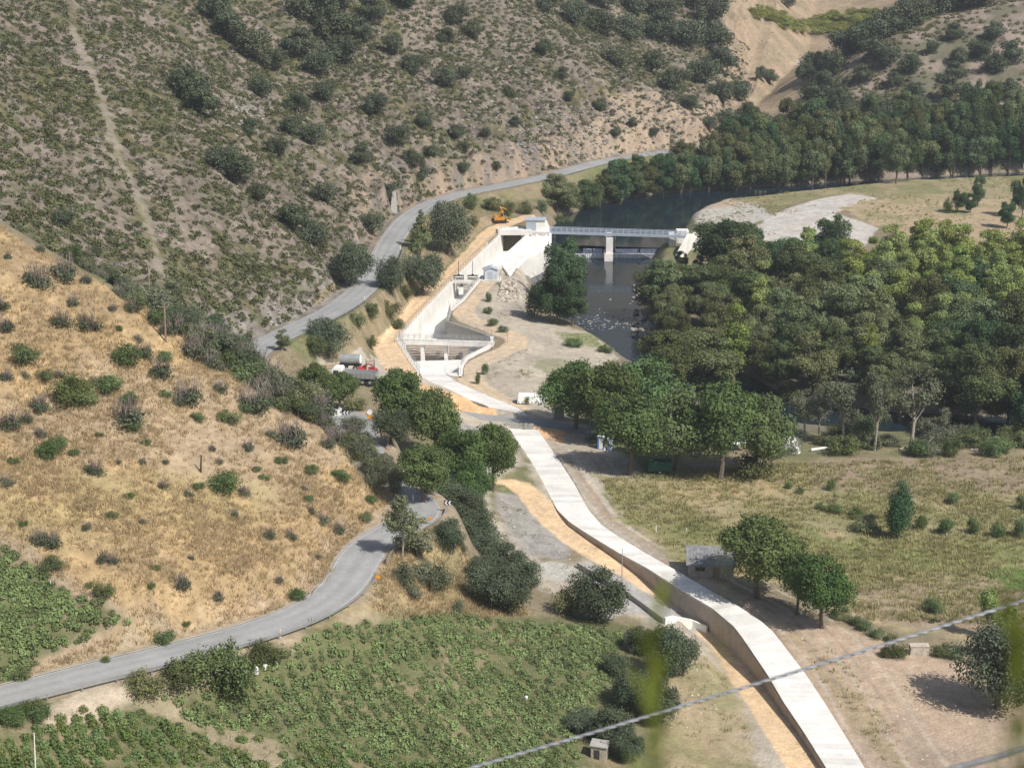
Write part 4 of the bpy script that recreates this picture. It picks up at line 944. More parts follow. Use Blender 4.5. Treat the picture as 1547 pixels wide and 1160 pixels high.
proto('hill_oak', dict(H=4.2, rx=2.3, rz=1.9, cz=2.2, n=4180, leaf=0.158, lobes=12, lob_r=.45, irr=.25, leafm='leaf_holm_far', trunk='bark', tr=.04, limbs=3), 4, 6)
proto('willow_tree', dict(H=10, rx=2.7, rz=4.6, cz=5.3, n=6840, leaf=0.173, lobes=18, lob_r=.34, irr=.45, leafm='leaf_willow', trunk='bark_pale', tr=.016), 2, 7)
proto('pine_tree', dict(H=11, rx=3.0, rz=5.1, cz=5.8, n=11400, leaf=0.173, lobes=30, lob_r=.26, irr=.4, shape='cone', leafm='leaf_pine', trunk='bark', tr=.02), 1, 8)
proto('conifer', dict(H=8.5, rx=2.9, rz=3.7, cz=3.9, n=11400, leaf=0.144, lobes=34, lob_r=.40, irr=.3, shape='column', leafm='leaf_dark', trunk='bark', tr=.02), 1, 9)
proto('young_poplar', dict(H=6, rx=1.4, rz=2.8, cz=3.3, n=2850, leaf=0.122, lobes=12, lob_r=.4, irr=.35, shape='column', leafm='leaf_poplar', trunk='bark_pale', tr=.014, limbs=4), 2, 10)
proto('thin_tree', dict(H=12, rx=2.9, rz=3.6, cz=8.4, n=3230, leaf=0.173, lobes=16, lob_r=.30, irr=.5, leafm='leaf_grey', trunk='bark_pale', tr=.018, limbs=9), 3, 11)
proto('grey_bush', dict(H=2.4, rx=1.5, rz=1.15, cz=1.15, n=2850, leaf=0.094, lobes=9, lob_r=.45, irr=.4, leafm='leaf_grey', trunk=None), 3, 12)
proto('leafy_bush', dict(H=2.4, rx=1.5, rz=1.15, cz=1.1, n=2850, leaf=0.101, lobes=9, lob_r=.45, irr=.4, leafm='leaf_bright', trunk=None), 3, 13)
proto('olive_bush', dict(H=2.6, rx=1.7, rz=1.25, cz=1.2, n=3230, leaf=0.101, lobes=10, lob_r=.42, irr=.35, leafm='leaf_alder', trunk=None), 3, 14)
proto('broom_bush', dict(H=2.4, rx=1.6, rz=1.15, cz=1.1, n=2200, leaf=.11, lobes=9, lob_r=.45, irr=.4, leafm='leaf_broom', trunk=None), 2, 15)
# shrub with dead upright stems over a green base
def stem_shrub(seed):
    q = np.random.RandomState(seed); mb = MB()
    for k in range(34):
        th = q.uniform(0, 2*pi); r0 = q.uniform(0, .7); le = q.uniform(1.2, 2.3); tl = q.uniform(.05, .4)
        b = Vector((r0*cos(th), r0*sin(th), 0)); e = b + Vector((cos(th)*tl*le, sin(th)*tl*le, le)); mb.cur = q.uniform(.7, 1.3)
        mb.tube([b, b.lerp(e, .5), e], [.035, .025, .008], 3, cap=False)
        for j in range(3):
            s_ = b.lerp(e, q.uniform(.4, .9)); mb.tube([s_, s_ + Vector((q.uniform(-.35,.35), q.uniform(-.35,.35), q.uniform(.25,.6)))], [.018, .006], 3, cap=False)
    st = mb.mesh('stem_shrub_stems', M['twig'])
    (v, f, t), L = crown_cloud(q, 1.15, .55, .5, 650, .12, lobes=8, lob_r=.42, irr=.4)
    return fastmesh('stem_shrub_leaves', v, f, 4, M['leaf_holm_far'], {'tone': ('FLOAT', t)}), st, 2.2, 1.15
VAR['stem_shrub'] = [stem_shrub(300+k) for k in range(4)]
COUNT = {}
def put(kind, p, H=None, Rw=None, label=None, cat='tree', group=None, name=None, var=None, rz=None):
    vs = VAR[kind]; COUNT[kind] = COUNT.get(kind, -1) + 1; cr, tr, h0, r0 = vs[(COUNT[kind] if var is None else var) % len(vs)]
    H = H or h0; sz = H / h0; sx = (Rw / r0) if Rw else sz
    r = thing(name or kind, label, cat, p, rnd.uniform(0, 2*pi) if rz is None else rz, group); r.scale = (sx, sx, sz)
    bush = tr is None
    o = bpy.data.objects.new('foliage' if (bush or kind == 'stem_shrub') else 'crown', cr); C.objects.link(o); o.parent = r
    if tr: o = bpy.data.objects.new('stems' if kind == 'stem_shrub' else 'trunk', tr); C.objects.link(o); o.parent = r
    return r
PLACED = []
def tree(kind, px, ytop, ybase, wpx, label, D=None, group=None, cat='tree', name=None, var=None, yfake=None):
    if D: x = (px - 773.5) / FPX; p = (x * (D*FW[1]+ 22), D, 0); 
    p = hit(px, ybase) if not D else None
    if D:
        d = raydir(px, ybase); t = D / d[1]; x = d[0]*t; p = (x, D, T1(x, D))
    s = scale_at(p); H = (ybase - ytop) / s / math.cos(R(17)) ; return put(kind, (p[0], p[1], p[2]-.1), H, wpx / s / 2, label, cat, group, name, var)
GW = 'walnut trees shading the camp by the channel'
tree('walnut_tree', 866, 548, 648, 92, 'walnut tree nearest the channel, overhanging the white sheet and ruined wall', group=GW)
tree('walnut_tree', 918, 553, 668, 105, 'walnut tree shading the blue cabins', group=GW)
tree('walnut_tree', 952, 598, 717, 108, 'walnut tree with a bare trunk left of the green trailer', group=GW)
tree('walnut_tree', 1017, 590, 714, 112, 'walnut tree whose trunk stands at the right end of the green trailer', group=GW)
tree('walnut_tree', 1085, 580, 722, 112, 'large walnut tree partly covering the white tarpaulin shelter', group=GW)
tree('walnut_tree', 1142, 596, 720, 96, 'rightmost walnut tree of the group, left of the white dome tent', group=GW)
tree('walnut_tree', 985, 545, 665, 110, 'walnut tree at the back of the group, nearest the river', group=GW)
tree('riverside_tree', 1062, 498, 600, 118, 'olive green tree rising behind the walnut group')
tree('riverside_tree', 1000, 498, 590, 100, 'olive green tree on the bank between river and walnut group')
tree('willow_tree', 958, 545, 600, 60, 'small pale tree at the river bend behind the walnut group')
tree('olive_bush', 1140, 680, 722, 60, 'low round bush at the foot of the walnut trees', cat='bush')
# middle and lower right trees
tree('walnut_tree', 1148, 780, 905, 122, 'broad walnut tree beside the small slate roofed shed')
tree('walnut_tree', 1205, 835, 928, 66, 'thin middle tree of the three beside the channel')
tree('walnut_tree', 1243, 838, 950, 82, 'smaller rounded tree right of the broad walnut, long shadow on bare earth')
tree('conifer', 1356, 712, 814, 48, 'single dark conical tree standing in the meadow')
tree('olive_bush', 1312, 776, 803, 46, 'dark bush touching the left side of the conical meadow tree', cat='bush')
tree('holm_oak', 1505, 938, 1072, 118, 'large grey green tree at the right edge above the bare earth field')
tree('young_poplar', 1492, 850, 965, 40, 'tall yellow green sapling at the right edge above the grey green tree')
tree('young_poplar', 1520, 905, 1000, 46, 'yellow green sapling directly behind the large grey green tree')
# small trees in the meadow
for i, (px, a, b, w) in enumerate(((1262,760,775,22),(1293,765,782,26),(1240,758,770,16),(1428,780,806,26),(1470,778,806,18),(1507,786,812,18),(1540,780,812,22),(1545,745,770,20),(1390,775,800,18),(1440,742,760,22),(1208,735,745,14),(1255,722,740,14),(1190,728,738,12),(1410,900,925,26))):
    tree('leafy_bush', px, a, b, w, 'young tree in the right hand meadow, %d%% across and %d%% down the photo' % (round(px/15.47), round(b/11.6)), group='young trees planted in the meadow', name='young_tree')
# roadside trees between the road and the works
GR_ = 'trees between the road and the works'
tree('walnut_tree', 606, 560, 668, 79, 'tall leafy green tree just below the parked pump truck', group=GR_)
tree('walnut_tree', 655, 590, 700, 75, 'leafy green tree left of the lamp pole by the track', group=GR_)
tree('walnut_tree', 692, 648, 745, 86, 'dense green tree below the end of the crossing track', group=GR_)
tree('walnut_tree', 640, 672, 760, 73, 'round green tree directly above the hairpin bend', group=GR_)
tree('walnut_tree', 712, 695, 768, 60, 'green tree between the hairpin and the open limbed tree', group=GR_)
tree('walnut_tree', 748, 640, 742, 72, 'open limbed tree leaning over the slab covered channel', var=1, group=GR_)
tree('walnut_tree', 512, 563, 622, 60, 'bright green tree in front of the white truck cab', group=GR_)
tree('walnut_tree', 475, 548, 618, 50, 'bright green tree left of the truck, above the ridge shrubs', group=GR_)
tree('holm_oak', 592, 608, 672, 50, 'grey green tree behind the round mirror sign', group=GR_)
tree('olive_bush', 538, 597, 622, 34, 'grey green bush left of the round mirror sign', cat='bush')
tree('holm_oak', 497, 480, 540, 60, 'dark green oak on the verge beside the river road', var=0)
tree('willow_tree', 428, 496, 530, 24, 'slim pale sapling at the end of the visible road stretch')
tree('willow_tree', 608, 742, 842, 46, 'slim pale willow at the roadside casting a shadow across the asphalt', var=0)
tree('willow_tree', 632, 778, 845, 44, 'wispy willow just right of the roadside one')
tree('holm_oak', 680, 782, 836, 46, 'round oak below the hairpin on dry grass', group='dark oaks down the bank')
for px, a, b, w, t in ((692,722,772,62,'nearest the hairpin chevron sign'),(700,738,790,70,'just right of the hairpin chevrons'),(718,772,815,66,'left of the grey gravel heap top'),(742,796,846,66,'halfway down the bank left of the gravel'),(765,820,868,66,'beside the lower end of the gravel fan'),(790,846,895,52,'rusty toned at the foot of the gravel fan'),(745,838,918,70,'broad low oak at the corner of the vineyard'),(768,862,925,66,'lowest of the bank, at the vineyard top edge'),(728,836,880,44,'left of the broad vineyard corner oak'),(690,712,760,60,'tucked behind the hairpin guard rail')):
    tree('holm_oak', px, a, b, w, 'dark oak on the steep bank, ' + t, group='dark oaks down the bank')
tree('holm_oak', 908, 857, 938, 82, 'big round grey green oak beside the sloping concrete slab')
tree('olive_bush', 858, 880, 928, 40, 'feathery grey bush touching the big round oak by the slab', cat='bush')
for px, a, b, w, t in ((1005,940,1028,66,'tall oak right of the vineyard, below the white wall'),(1030,955,1020,50,'oak at the right edge of the clump below the white wall'),(968,945,985,56,'low oak at the vineyard side of the clump'),(932,985,1020,40,'small round oak at the right edge of the vineyard'),(965,1005,1075,70,'broad oak above the tiny stone hut'),(995,1020,1095,60,'oak just behind the blurred green stem'),(925,1065,1130,60,'leafy oak hiding part of the tiny stone hut'),(890,1070,1105,60,'oak left of the tiny stone hut'),(950,1100,1150,46,'grey oak right of the tiny stone hut')):
    tree('holm_oak', px, a, b, w, t, group='oaks at the right end of the vineyard')
for px, a, b, w, t in ((350,965,1040,66,'leafy bush left of the white drums under the road'),(310,985,1025,80,'bush clump below the guard rail, left of the leafy one'),(270,995,1030,70,'bush below the guard rail above the dry patch'),(225,1008,1042,60,'leftmost bush below the guard rail'),(400,965,1000,56,'bush between white drums and guard rail'),(352,1000,1046,60,'bright bush nearest the white drums')):
    tree('olive_bush' if 'bright' not in t and 'leafy' not in t else 'leafy_bush', px, a, b, w, t, cat='bush', group='bushes below the near guard rail')
# trees by the river road and intake
tree('pine_tree', 636, 312, 392, 40, 'feathery pale green pine beside the river road')
tree('holm_oak', 676, 303, 385, 62, 'large rounded dark oak right of the pine')
tree('holm_oak', 640, 372, 446, 54, 'dark oak on the embankment above the sandy track')
tree('holm_oak', 592, 388, 446, 44, 'grey green oak at the roadside casting a shadow on the asphalt')
tree('holm_oak', 530, 366, 432, 60, 'dark oak at the foot of the mountain, uphill side of the road')
tree('leafy_bush', 711, 290, 316, 22, 'small leafy bush on the outer road edge above the excavator', cat='bush')
for px, a, b, w, t in ((748,297,318,26,'left of the excavator'),(770,300,325,20,'directly behind the excavator'),(795,302,324,22,'above the control house'),(818,300,322,18,'right of the control house'),(735,298,315,18,'at the road verge above the sandy track'),(848,322,344,24,'at the waterside right of the control house'),(560,455,480,26,'under the roadside oak on the embankment'),(590,450,478,30,'on the tan embankment above the track'),(612,428,450,26,'halfway up the embankment by the sandy track'),(655,392,412,22,'between the two embankment oaks'),(690,345,362,20,'on the embankment above the track bend'),(715,325,340,18,'upper embankment right of the large oak'),(540,470,492,26,'on the embankment right of the verge oak'),(600,478,496,20,'low on the embankment beside the track'),(560,505,525,20,'at the foot of the embankment above the cistern'),(475,505,535,40,'beside the dark verge oak'),(630,335,372,22,'between pine and road')):
    tree('olive_bush', px, a, b, w, 'olive bush ' + t, cat='bush', group='bushes on the road embankment')
# island trees below the weir
tree('dark_tree', 853, 352, 478, 62, 'tall dark tree on the bank in front of the weir')
tree('dark_tree', 838, 400, 490, 56, 'dark tree at the left of the waterside clump')
tree('dark_tree', 862, 415, 492, 52, 'lower right tree of the waterside clump')
tree('leafy_bush', 806, 430, 480, 24, 'green sapling between rock pile and waterside clump', cat='bush')
# bare tree
def bare_tree():
    q = random.Random(5); mb = MB()
    def br(p, d, l, r, dep):
        e = p + d * l; mb.cur = 1; mb.tube([p, p.lerp(e, .5) + Vector((q.uniform(-.1,.1), q.uniform(-.1,.1), 0))*l*.3, e], [r, r*.8, r*.55], 4, cap=False)
        if dep:
            for _ in range(3): br(e, (d + Vector((q.uniform(-.7,.7), q.uniform(-.7,.7), q.uniform(-.1,.5)))).normalized(), l*.68, r*.55, dep-1)
    br(Vector((0,0,0)), Vector((.15,0,1)).normalized(), 4.2, .16, 4)
    return mb
p = hit(806, 478)
r = thing('bare_tree', 'leafless grey tree against the white intake wall', 'tree', (p[0], p[1], p[2]-.1)); bare_tree().build('branches', M['twig'], r); r.scale = (1.1, 1.1, 1.05)
# stems along the works area
for px, a, b, w in ((738,440,456,10),(737,462,474,12),(745,480,492,16),(760,490,502,14),(722,560,580,8),(732,548,566,10),(798,597,610,12),(915,520,532,20),(868,510,524,26)):
    tree('leafy_bush', px, a, b, w, 'small weed clump on the works soil, %d%% across and %d%% down the photo' % (round(px/15.47), round(b/11.6)), cat='bush', group='weed clumps on the works soil', name='weed_clump')

# ------------------------------------------------------------------ riverside wood
def in_px(px, py, poly): return bool(in_poly(np.array([float(px)]), np.array([float(py)]), poly)[0])
def pct(x, y): return '%d%% across, %d%% down the photo' % (round(x/15.47), round(y/11.6))
USED = set()
def uniq(s, fmt, px, py):
    base = fmt % pct(px, py); k = 0
    while base in USED: k += 1; px += 15.47 if k % 2 else -31; base = fmt % pct(px, py)
    USED.add(base); return base
woodpoly = [(1000,455),(1005,505),(1025,545),(1060,560),(1130,575),(1250,598),(1420,632),(1620,655),(1700,560),(1620,440),(1400,430),(1230,436),(1120,430),(1060,418),(1035,405),(1005,420)]
wp = [P(a, b, -.8)[:2] for a, b in woodpoly]; wa = np.array(wp)
q = random.Random(21); pts_ = []
tries = 0
while tries < 9000 and len(pts_) < 150:
    tries += 1; x = q.uniform(wa[:,0].min(), wa[:,0].max()); y = q.uniform(wa[:,1].min(), wa[:,1].max())
    if not in_poly(np.array([x]), np.array([y]), wp)[0]: continue
    if any((x-a)**2 + (y-b)**2 < 5.3**2 for a, b in pts_): continue
    pts_.append((x, y))
pts_ = np.array(pts_); zz_ = T(pts_[:,0], pts_[:,1])
for (x, y), z in zip(pts_, zz_):
    if z < -2.6: z = -2.6
    px, py = project(x, y, z); px = float(px); py = float(py)
    H = q.uniform(10, 17.5); kind = 'riverside_tree'
    if (px > 1270 and py < 520 and q.random() < .85) or (px > 1330 and py < 570 and q.random() < .4) or q.random() < .08: kind = 'poplar_tree'; H = q.uniform(12.5, 17.5)
    elif py < 455 or (px > 1440 and py < 560 and q.random() < .5): kind = 'dark_tree'; H = q.uniform(12.5, 15)
    elif px > 1400 and q.random() < .5: kind = 'dark_tree'
    elif px < 1090: H = q.uniform(8.5, 12.5)
    if px < 1085 and py < 480: H = max(5, min(H, (py - 392) / 7.0)); kind = 'riverside_tree'
    py_c = py - H * .55 * FPX / y
    nm = {'riverside_tree': 'olive green broadleaf in the riverside wood, crown %s', 'poplar_tree': 'yellow green poplar in the riverside wood, crown %s', 'dark_tree': 'dark green tree in the riverside wood, crown %s'}[kind]
    put(kind, (x, y, z-.2), H, None if kind != 'riverside_tree' else H/15*q.uniform(4.4,5.4), uniq('', nm, px, py_c), 'tree', 'trees of the riverside wood')
# hand placed edge trees of the wood
for kind, px, a, b, w, t in (('riverside_tree',1003,388,480,70,'olive tree overhanging the river right of the weir'),('riverside_tree',982,398,478,52,'waterside tree leaning over the rapids'),
    ('riverside_tree',1052,398,475,66,'olive tree below the right abutment'),('dark_tree',1095,322,425,84,'dense dark tree right of the abutment fence'),('dark_tree',1135,345,430,70,'dark tree left of the pointed dark one, before the gravel'),('dark_tree',1252,318,420,64,'pointed dark tree standing out against the gravel bank'),
    ('dark_tree',1200,352,425,66,'dark tree below the gravel bank'),('poplar_tree',1345,335,435,60,'yellow green poplar below the gravel flat'),('poplar_tree',1392,325,430,66,'bright poplar with its top near the meadow edge'),
    ('poplar_tree',1445,335,435,60,'pale poplar in the middle of the bright row'),('poplar_tree',1502,342,440,60,'pale poplar near the right edge of the bright row'),('poplar_tree',1540,325,440,56,'rightmost bright poplar of the row')):
    tree(kind, px, a, b, w, t, group='trees at the edge of the riverside wood')
for px, a, b, w, t in ((1270,555,672,60,'thin pale trunked tree left of the bare gap by the logs'),(1322,560,680,52,'slender leaning tree with a pale trunk before the wood'),(1375,542,678,72,'tallest thin tree with two pale trunks before the wood'),(1215,585,665,44,'sparse tree right of the dome tent'),(1240,590,660,36,'sparse little tree behind the white log'),(1420,610,665,30,'short sparse tree right of the pale trunks')):
    tree('thin_tree', px, a, b, w, t, group='thin trees between wood and meadow')
for i in range(34):
    px = q.uniform(1170, 1560); b = q.uniform(600, 690) if px < 1300 else q.uniform(645, 690)
    tree(q.choice(('grey_bush','olive_bush','leafy_bush')), px, b - q.uniform(14, 32), b, q.uniform(24, 50), uniq('', 'bush in the brushy strip before the wood, %s', px, b), cat='bush', group='bushes in the strip before the wood', name='bush')
# ------------------------------------------------------------------ tree row along the far bank
q = random.Random(33)
row = [(842,315),(862,328),(880,322),(905,315),(925,310),(950,302),(968,306),(990,298),(1012,302),(1035,296),(1060,298),(1080,292),(1100,296)]
k = 0; px = 838
far_pts = []
while px < 1620:
    base = np.interp(px, [838,870,930,1000,1100,1200,1300,1400,1547,1620], [318,328,312,300,296,286,280,272,258,252]); far_pts.append((px + q.uniform(-4,4), base + q.uniform(-3,2))); px += q.uniform(17, 25)
for px, b in list(far_pts):
    if px > 1010: far_pts.append((px + q.uniform(-8,8), b - q.uniform(14,20)))
    if px > 1080: far_pts.append((px + q.uniform(-8,8), b - q.uniform(32,44)))
for px, b in far_pts:
    h = np.interp(px, [838,900,1000,1100,1250,1547], [58,66,66,82,92,100]) * q.uniform(.8, 1.12)
    kind = q.choice(('riverside_tree','dark_tree','riverside_tree'))
    D = 3000 * 100.5 / (b + 255) ; tree(kind, px, b - h, b, q.uniform(38, 54), uniq('', ('dark green' if kind == 'dark_tree' else 'olive green') + ' tree in the far bank row, crown %s', px, b - h*.6), group='trees along the far river bank')
# meadow trees by the gravel flat
for px, a, b, w, t in ((1448,285,322,22,'small tree left of the pair on the gravel meadow'),(1432,298,322,12,'tiny tree left of the others on the gravel meadow'),(1478,265,312,22,'taller dark sapling on the gravel meadow'),(1520,300,345,26,'sapling at the right edge above the poplars'),(1542,262,330,30,'dark sapling at the far right of the gravel meadow'),(1466,292,322,20,'sapling between the two taller ones on the gravel meadow')):
    tree('leafy_bush' if w < 20 else 'dark_tree', px, a, b, w, t, group='saplings on the gravel meadow')

# ------------------------------------------------------------------ hill oaks on the mountain (large dark ones), px py width
OAK = [(285,150,60),(305,175,50),(335,255,44),(360,275,50),(395,145,34),(378,205,30),(488,150,34),(440,200,30),(492,302,34),(440,345,44),(100,345,36),(470,30,60),(500,60,60),(455,85,50),(480,110,40),(520,95,50),(505,15,50),(560,30,40),
  (610,10,40),(690,35,34),(712,55,28),(675,65,26),(705,118,24),(670,128,34),(768,145,18),(345,60,50),(380,85,50),(415,105,40),(330,30,50),(450,170,36),(470,215,36),(420,235,34),(390,300,30),(545,245,30),(600,215,34),(570,170,36),(620,250,30),(590,300,26),(560,350,36),(470,365,40),(640,190,26),(540,60,40),(590,80,34),(625,110,34),
  (820,80,26),(850,120,22),(865,35,40),(905,50,44),(950,60,44),(1000,60,50),(1040,70,50),(1075,40,50),(1075,75,50),(1090,110,44),(1060,125,44),(1020,135,40),(1090,155,40),(985,110,36),(1115,150,36),(930,100,34),(905,165,20),(1000,25,50),(1050,15,50),(960,20,44),(910,10,44),(830,20,36),(1090,15,40),
  (700,230,20),(735,205,16),(778,190,16),(860,150,16),(690,205,22),(655,235,20),(640,270,20),(700,260,18),(750,255,14),(930,205,16),(955,190,14),(990,205,16),(1070,195,24),(1100,190,30),(1130,180,30),(1040,165,26)]
for px, b, w in OAK:
    tree('hill_oak', px, b - w*.8, b + 2, w, uniq('', 'dark evergreen oak on the scrubby mountainside, %s', px, b), group='evergreen oaks on the mountainside', name='hillside_oak')
for px, b, w in ((1230,108,34),(1258,112,40),(1245,140,36),(1275,85,44),(1300,78,50),(1325,62,50),(1345,52,44),(1375,38,50),(1395,28,50),(1425,18,50),(1455,12,50),(1480,8,50),(1235,170,50),(1265,165,36),(1300,125,30),(1345,100,34),(1375,108,30),(1350,130,24),(1440,120,30),(1480,90,34),(1500,110,34),(1450,95,26),(1525,95,36),(1290,190,40),(1340,180,36),(1390,170,30),(1430,150,40),(1470,160,30),(1520,150,34),(1500,60,30),(1440,60,26),(1410,80,20),(1320,90,36),(1150,120,22),(1163,126,22),(1190,10,20),(1380,150,30),(1215,60+60,30),(1410,195,40),(1460,190,40),(1250,195,36),(1210,200,36),(1540,190,40),(1150,195,30),(1180,198,30)):
    tree('hill_oak', px, b - w*.85, b + 2, w, uniq('', 'dark evergreen oak on the far right hill, %s', px, b), group='evergreen oaks on the far hill', name='hillside_oak')
# bright broom in the far field
qb = random.Random(8)
for i in range(95):
    t = qb.random()
    if i < 52: px = qb.uniform(1245, 1400); b = np.interp(px, [1245,1400], [34,26]) + qb.uniform(-12, 12)
    else: px = qb.uniform(1135, 1285); b = np.interp(px, [1135,1200,1285], [16,36,48]) + qb.uniform(-7, 12)
    tree('broom_bush', px, b - qb.uniform(7,11), b, qb.uniform(16,28), 'bright yellow green broom shrub in the tan field at the top', group='broom shrubs in the far tan field', cat='shrub', name='broom_shrub')

# ------------------------------------------------------------------ shrubs on the golden slope: px, base py, width, kind
SH = [(12,390,14,0),(60,380,18,0),(62,432,48,0),(98,424,46,0),(130,428,22,0),(115,395,44,2),(30,545,50,2),(8,500,30,0),(95,492,34,0),(135,500,36,0),(110,462,22,0),(70,574,30,2),(10,575,24,0),(40,570,16,0),(200,472,26,0),(235,488,40,2),(250,505,26,0),(170,470,16,0),(180,500,14,1),(210,515,18,0),
  (190,548,50,1),(215,540,30,0),(248,545,28,1),(240,560,14,1),(290,540,44,0),(320,555,34,0),(335,560,16,0),(245,570,38,0),(110,605,66,1),(160,590,44,1),(60,620,34,0),(130,612,40,1),(195,608,30,1),(250,600,20,1),(285,608,44,0),(190,640,52,0),(200,650,24,1),(270,612,22,0),(298,635,22,1),(330,592,24,0),(385,620,50,0),(400,612,30,0),(345,638,34,1),(370,622,22,1),(12,650,40,0),(40,640,26,0),(70,690,40,1),(60,660,22,0),(85,680,40,1),(110,688,18,1),(150,660,14,1),(220,672,16,1),(145,715,32,0),(10,735,26,0),(215,700,14,0),(440,672,52,0),(430,660,26,0),(410,660,18,0),(375,680,22,0),
  (388,712,16,1),(425,700,22,1),(470,715,24,1),(495,675,26,0),(340,742,50,1),(300,738,20,1),(370,748,22,0),(285,750,16,0),(245,738,18,0),(195,752,16,1),(465,758,18,1),(515,725,30,1),(400,725,18,1),(550,785,24,2),(510,805,24,0),(485,790,22,0),(560,760,22,1),(440,815,20,0),(470,775,16,0),(60,820,32,0),(80,860,40,2),(78,825,30,0),(155,850,22,0),(172,852,20,0),(158,900,34,2),(135,886,14,1),(275,890,30,0),(235,860,14,1),(228,890,14,1),(290,845,12,0),(130,800,16,0),(35,795,16,1),(170,782,18,1),(215,790,12,0),(355,780,16,0),(405,812,22,0),(420,880,16,0),(450,905,28,1),(250,970,34,1),(282,945,14,1),(160,1000,16,1),(30,1025,34,1),(330,905,20,0),(480,845,14,0),(460,740,14,0),(90,570,16,0),(0,470,30,0),(20,700,20,1),(320,680,14,0),(330,700,14,0),(250,700,12,0),(180,700,12,0)]
for i, (px, b, w, kd) in enumerate(SH):
    kind = ('stem_shrub','leafy_bush','olive_bush')[kd]; w *= .95
    lab = ('grey stemmed shrub on the golden grass slope, %s','low green shrub on the golden grass slope, %s','rounded dark shrub on the golden grass slope, %s')[kd]
    tree(kind, px, b - w*(.95 if kd == 0 else .62), b, w, uniq('', lab, px, b), cat='shrub', group='shrubs on the golden slope', name='slope_shrub')
# shrub belt on the ridge between golden slope and the road below
qr = random.Random(77)
ridge = [(120,400),(170,430),(215,458),(250,478),(300,520),(340,548),(380,575),(430,608),(480,645),(520,672),(560,705),(592,742)]
for i in range(150):
    t = qr.uniform(0, len(ridge)-1.01); k = int(t); a, b = ridge[k], ridge[k+1]; px = a[0] + (b[0]-a[0])*(t-k); py = a[1] + (b[1]-a[1])*(t-k)
    py += qr.uniform(-4, 10); p = hit(px, py)
    dy = qr.uniform(-1, 9); x = p[0] + qr.uniform(-1,1); y = p[1] + dy; z = T1(x, y)
    kind = qr.choice(('stem_shrub','olive_bush','olive_bush','hill_oak','stem_shrub','grey_bush')); H = qr.uniform(1.8, 3.4) * (.7 if px < 230 else 1.15 if px < 470 else .75)
    qx, qy = project(x, y, z)
    put(kind, (x, y, z-.15), H, H*qr.uniform(.5,.8), uniq('', 'shrub in the dark belt along the ridge, %s', float(qx), float(qy) - H*4), 'shrub', 'shrubs along the ridge', 'ridge_shrub')
for px, b, w, t in ((275,500,46,'tall dark bush on the ridge by the leaning wooden pole'),(262,482,40,'dark bush on the ridge left of the wooden pole'),(325,520,50,'broad green bush halfway along the ridge'),(355,545,50,'green bush on the ridge above the river road end')):
    tree('holm_oak', px, b - w*.9, b, w, t, cat='bush', group='large bushes on the ridge')
# bank bushes under the near road right side
for i, (px, a, b, w) in enumerate(((640,845,880,40),(610,850,885,36),(660,850,890,44),(625,880,905,24),(690,905,925,20),(650,720,745,24),(580,690,735,30),(560,700,740,24),(600,700,745,26),(720,800,825,16),(700,815,835,14))):
    tree('grey_bush', px, a, b, w, uniq('', 'grey green bush on the dry bank below the road, %s', px, b), cat='bush', group='bushes on the dry bank')

# ------------------------------------------------------------------ scatters
def frustum(x, y, z, m=60):
    px, py = project(x, y, z); return (px > -m) & (px < 1547 + m) & (py > -m) & (py < 1160 + m)
def scatter(n, xr, yr, q, cond, zoff=0):
    x = q.uniform(*xr, n); y = q.uniform(*yr, n); z = gz(x, y); m = frustum(x, y, z) & cond(x, y, z); return x[m], y[m], z[m]
def clump_mesh(q, n, leaf, r, h, tone=1.0):
    d = q.normal(size=(n,3)); d /= np.linalg.norm(d, axis=1)[:,None]; d[:,2] = np.abs(d[:,2]); rr = q.uniform(.55, 1.1, n)[:,None]
    c = d * rr * np.array([r, r, h]); return leaf_quads(c, d + q.normal(size=(n,3))*.5 + np.array([0,0,.3]), leaf, q, tone * q.uniform(.75, 1.25, n))
def joined(name, mname, pts, protos, q, smin, smax, tonevar=.25, k=4, **kw):
    V = []; TT = []; 
    for i, (x, y, z) in enumerate(zip(*pts)):
        v, f, t = protos[q.randint(len(protos))]; s = q.uniform(smin, smax); a = q.uniform(0, 2*pi); ca, sa = cos(a)*s, sin(a)*s
        V.append(np.c_[v[:,0]*ca - v[:,1]*sa + x, v[:,0]*sa + v[:,1]*ca + y, v[:,2]*s*q.uniform(.8,1.2) + z - .03]); TT.append(t * q.uniform(1-tonevar, 1+tonevar))
    V = np.concatenate(V); TT = np.concatenate(TT)
    me = fastmesh(name, V, np.arange(len(V)), k, M[mname], {'tone': ('FLOAT', TT)}); o = bpy.data.objects.new(name, me); C.objects.link(o); return tag(o, **kw)
qs = np.random.RandomState(99)
# mountain scrub
def cond_mtn(x, y, z):
    d, v, s, a = polyd(x, y, FOOT); nn = fbm(x, y, 24, 3, 201) + .5*fbm(x, y, 7, 2, 202)
    low = (d < 30) & (y > 400); px, py = project(x, y, z)
    st = np.interp(py, [40,140,220,290,350,420], [108,150,175,205,228,246]); path = np.abs(px - st) < 7
    return (s > 0) & (d > 5) & (y > 290) & (qs.uniform(size=x.shape) < np.clip(1.15 + 1.2*nn - .55*low, .3, 1)) & ~path
pts = scatter(95000, (-190, 130), (292, 760), qs, cond_mtn)
PSC = [clump_mesh(qs, 40, .17, .62, .5) for _ in range(8)]
dist = np.hypot(pts[0], pts[1]); o_ = np.argsort(dist + qs.uniform(0, 160, len(dist)))
ind = o_[:280]; rest = o_[280:]
pm = [fastmesh('scrub_bush', v, f, 4, M['leaf_scrub'], {'tone': ('FLOAT', t)}) for v, f, t in [clump_mesh(qs, 90, .16, .75, .65) for _ in range(5)]]
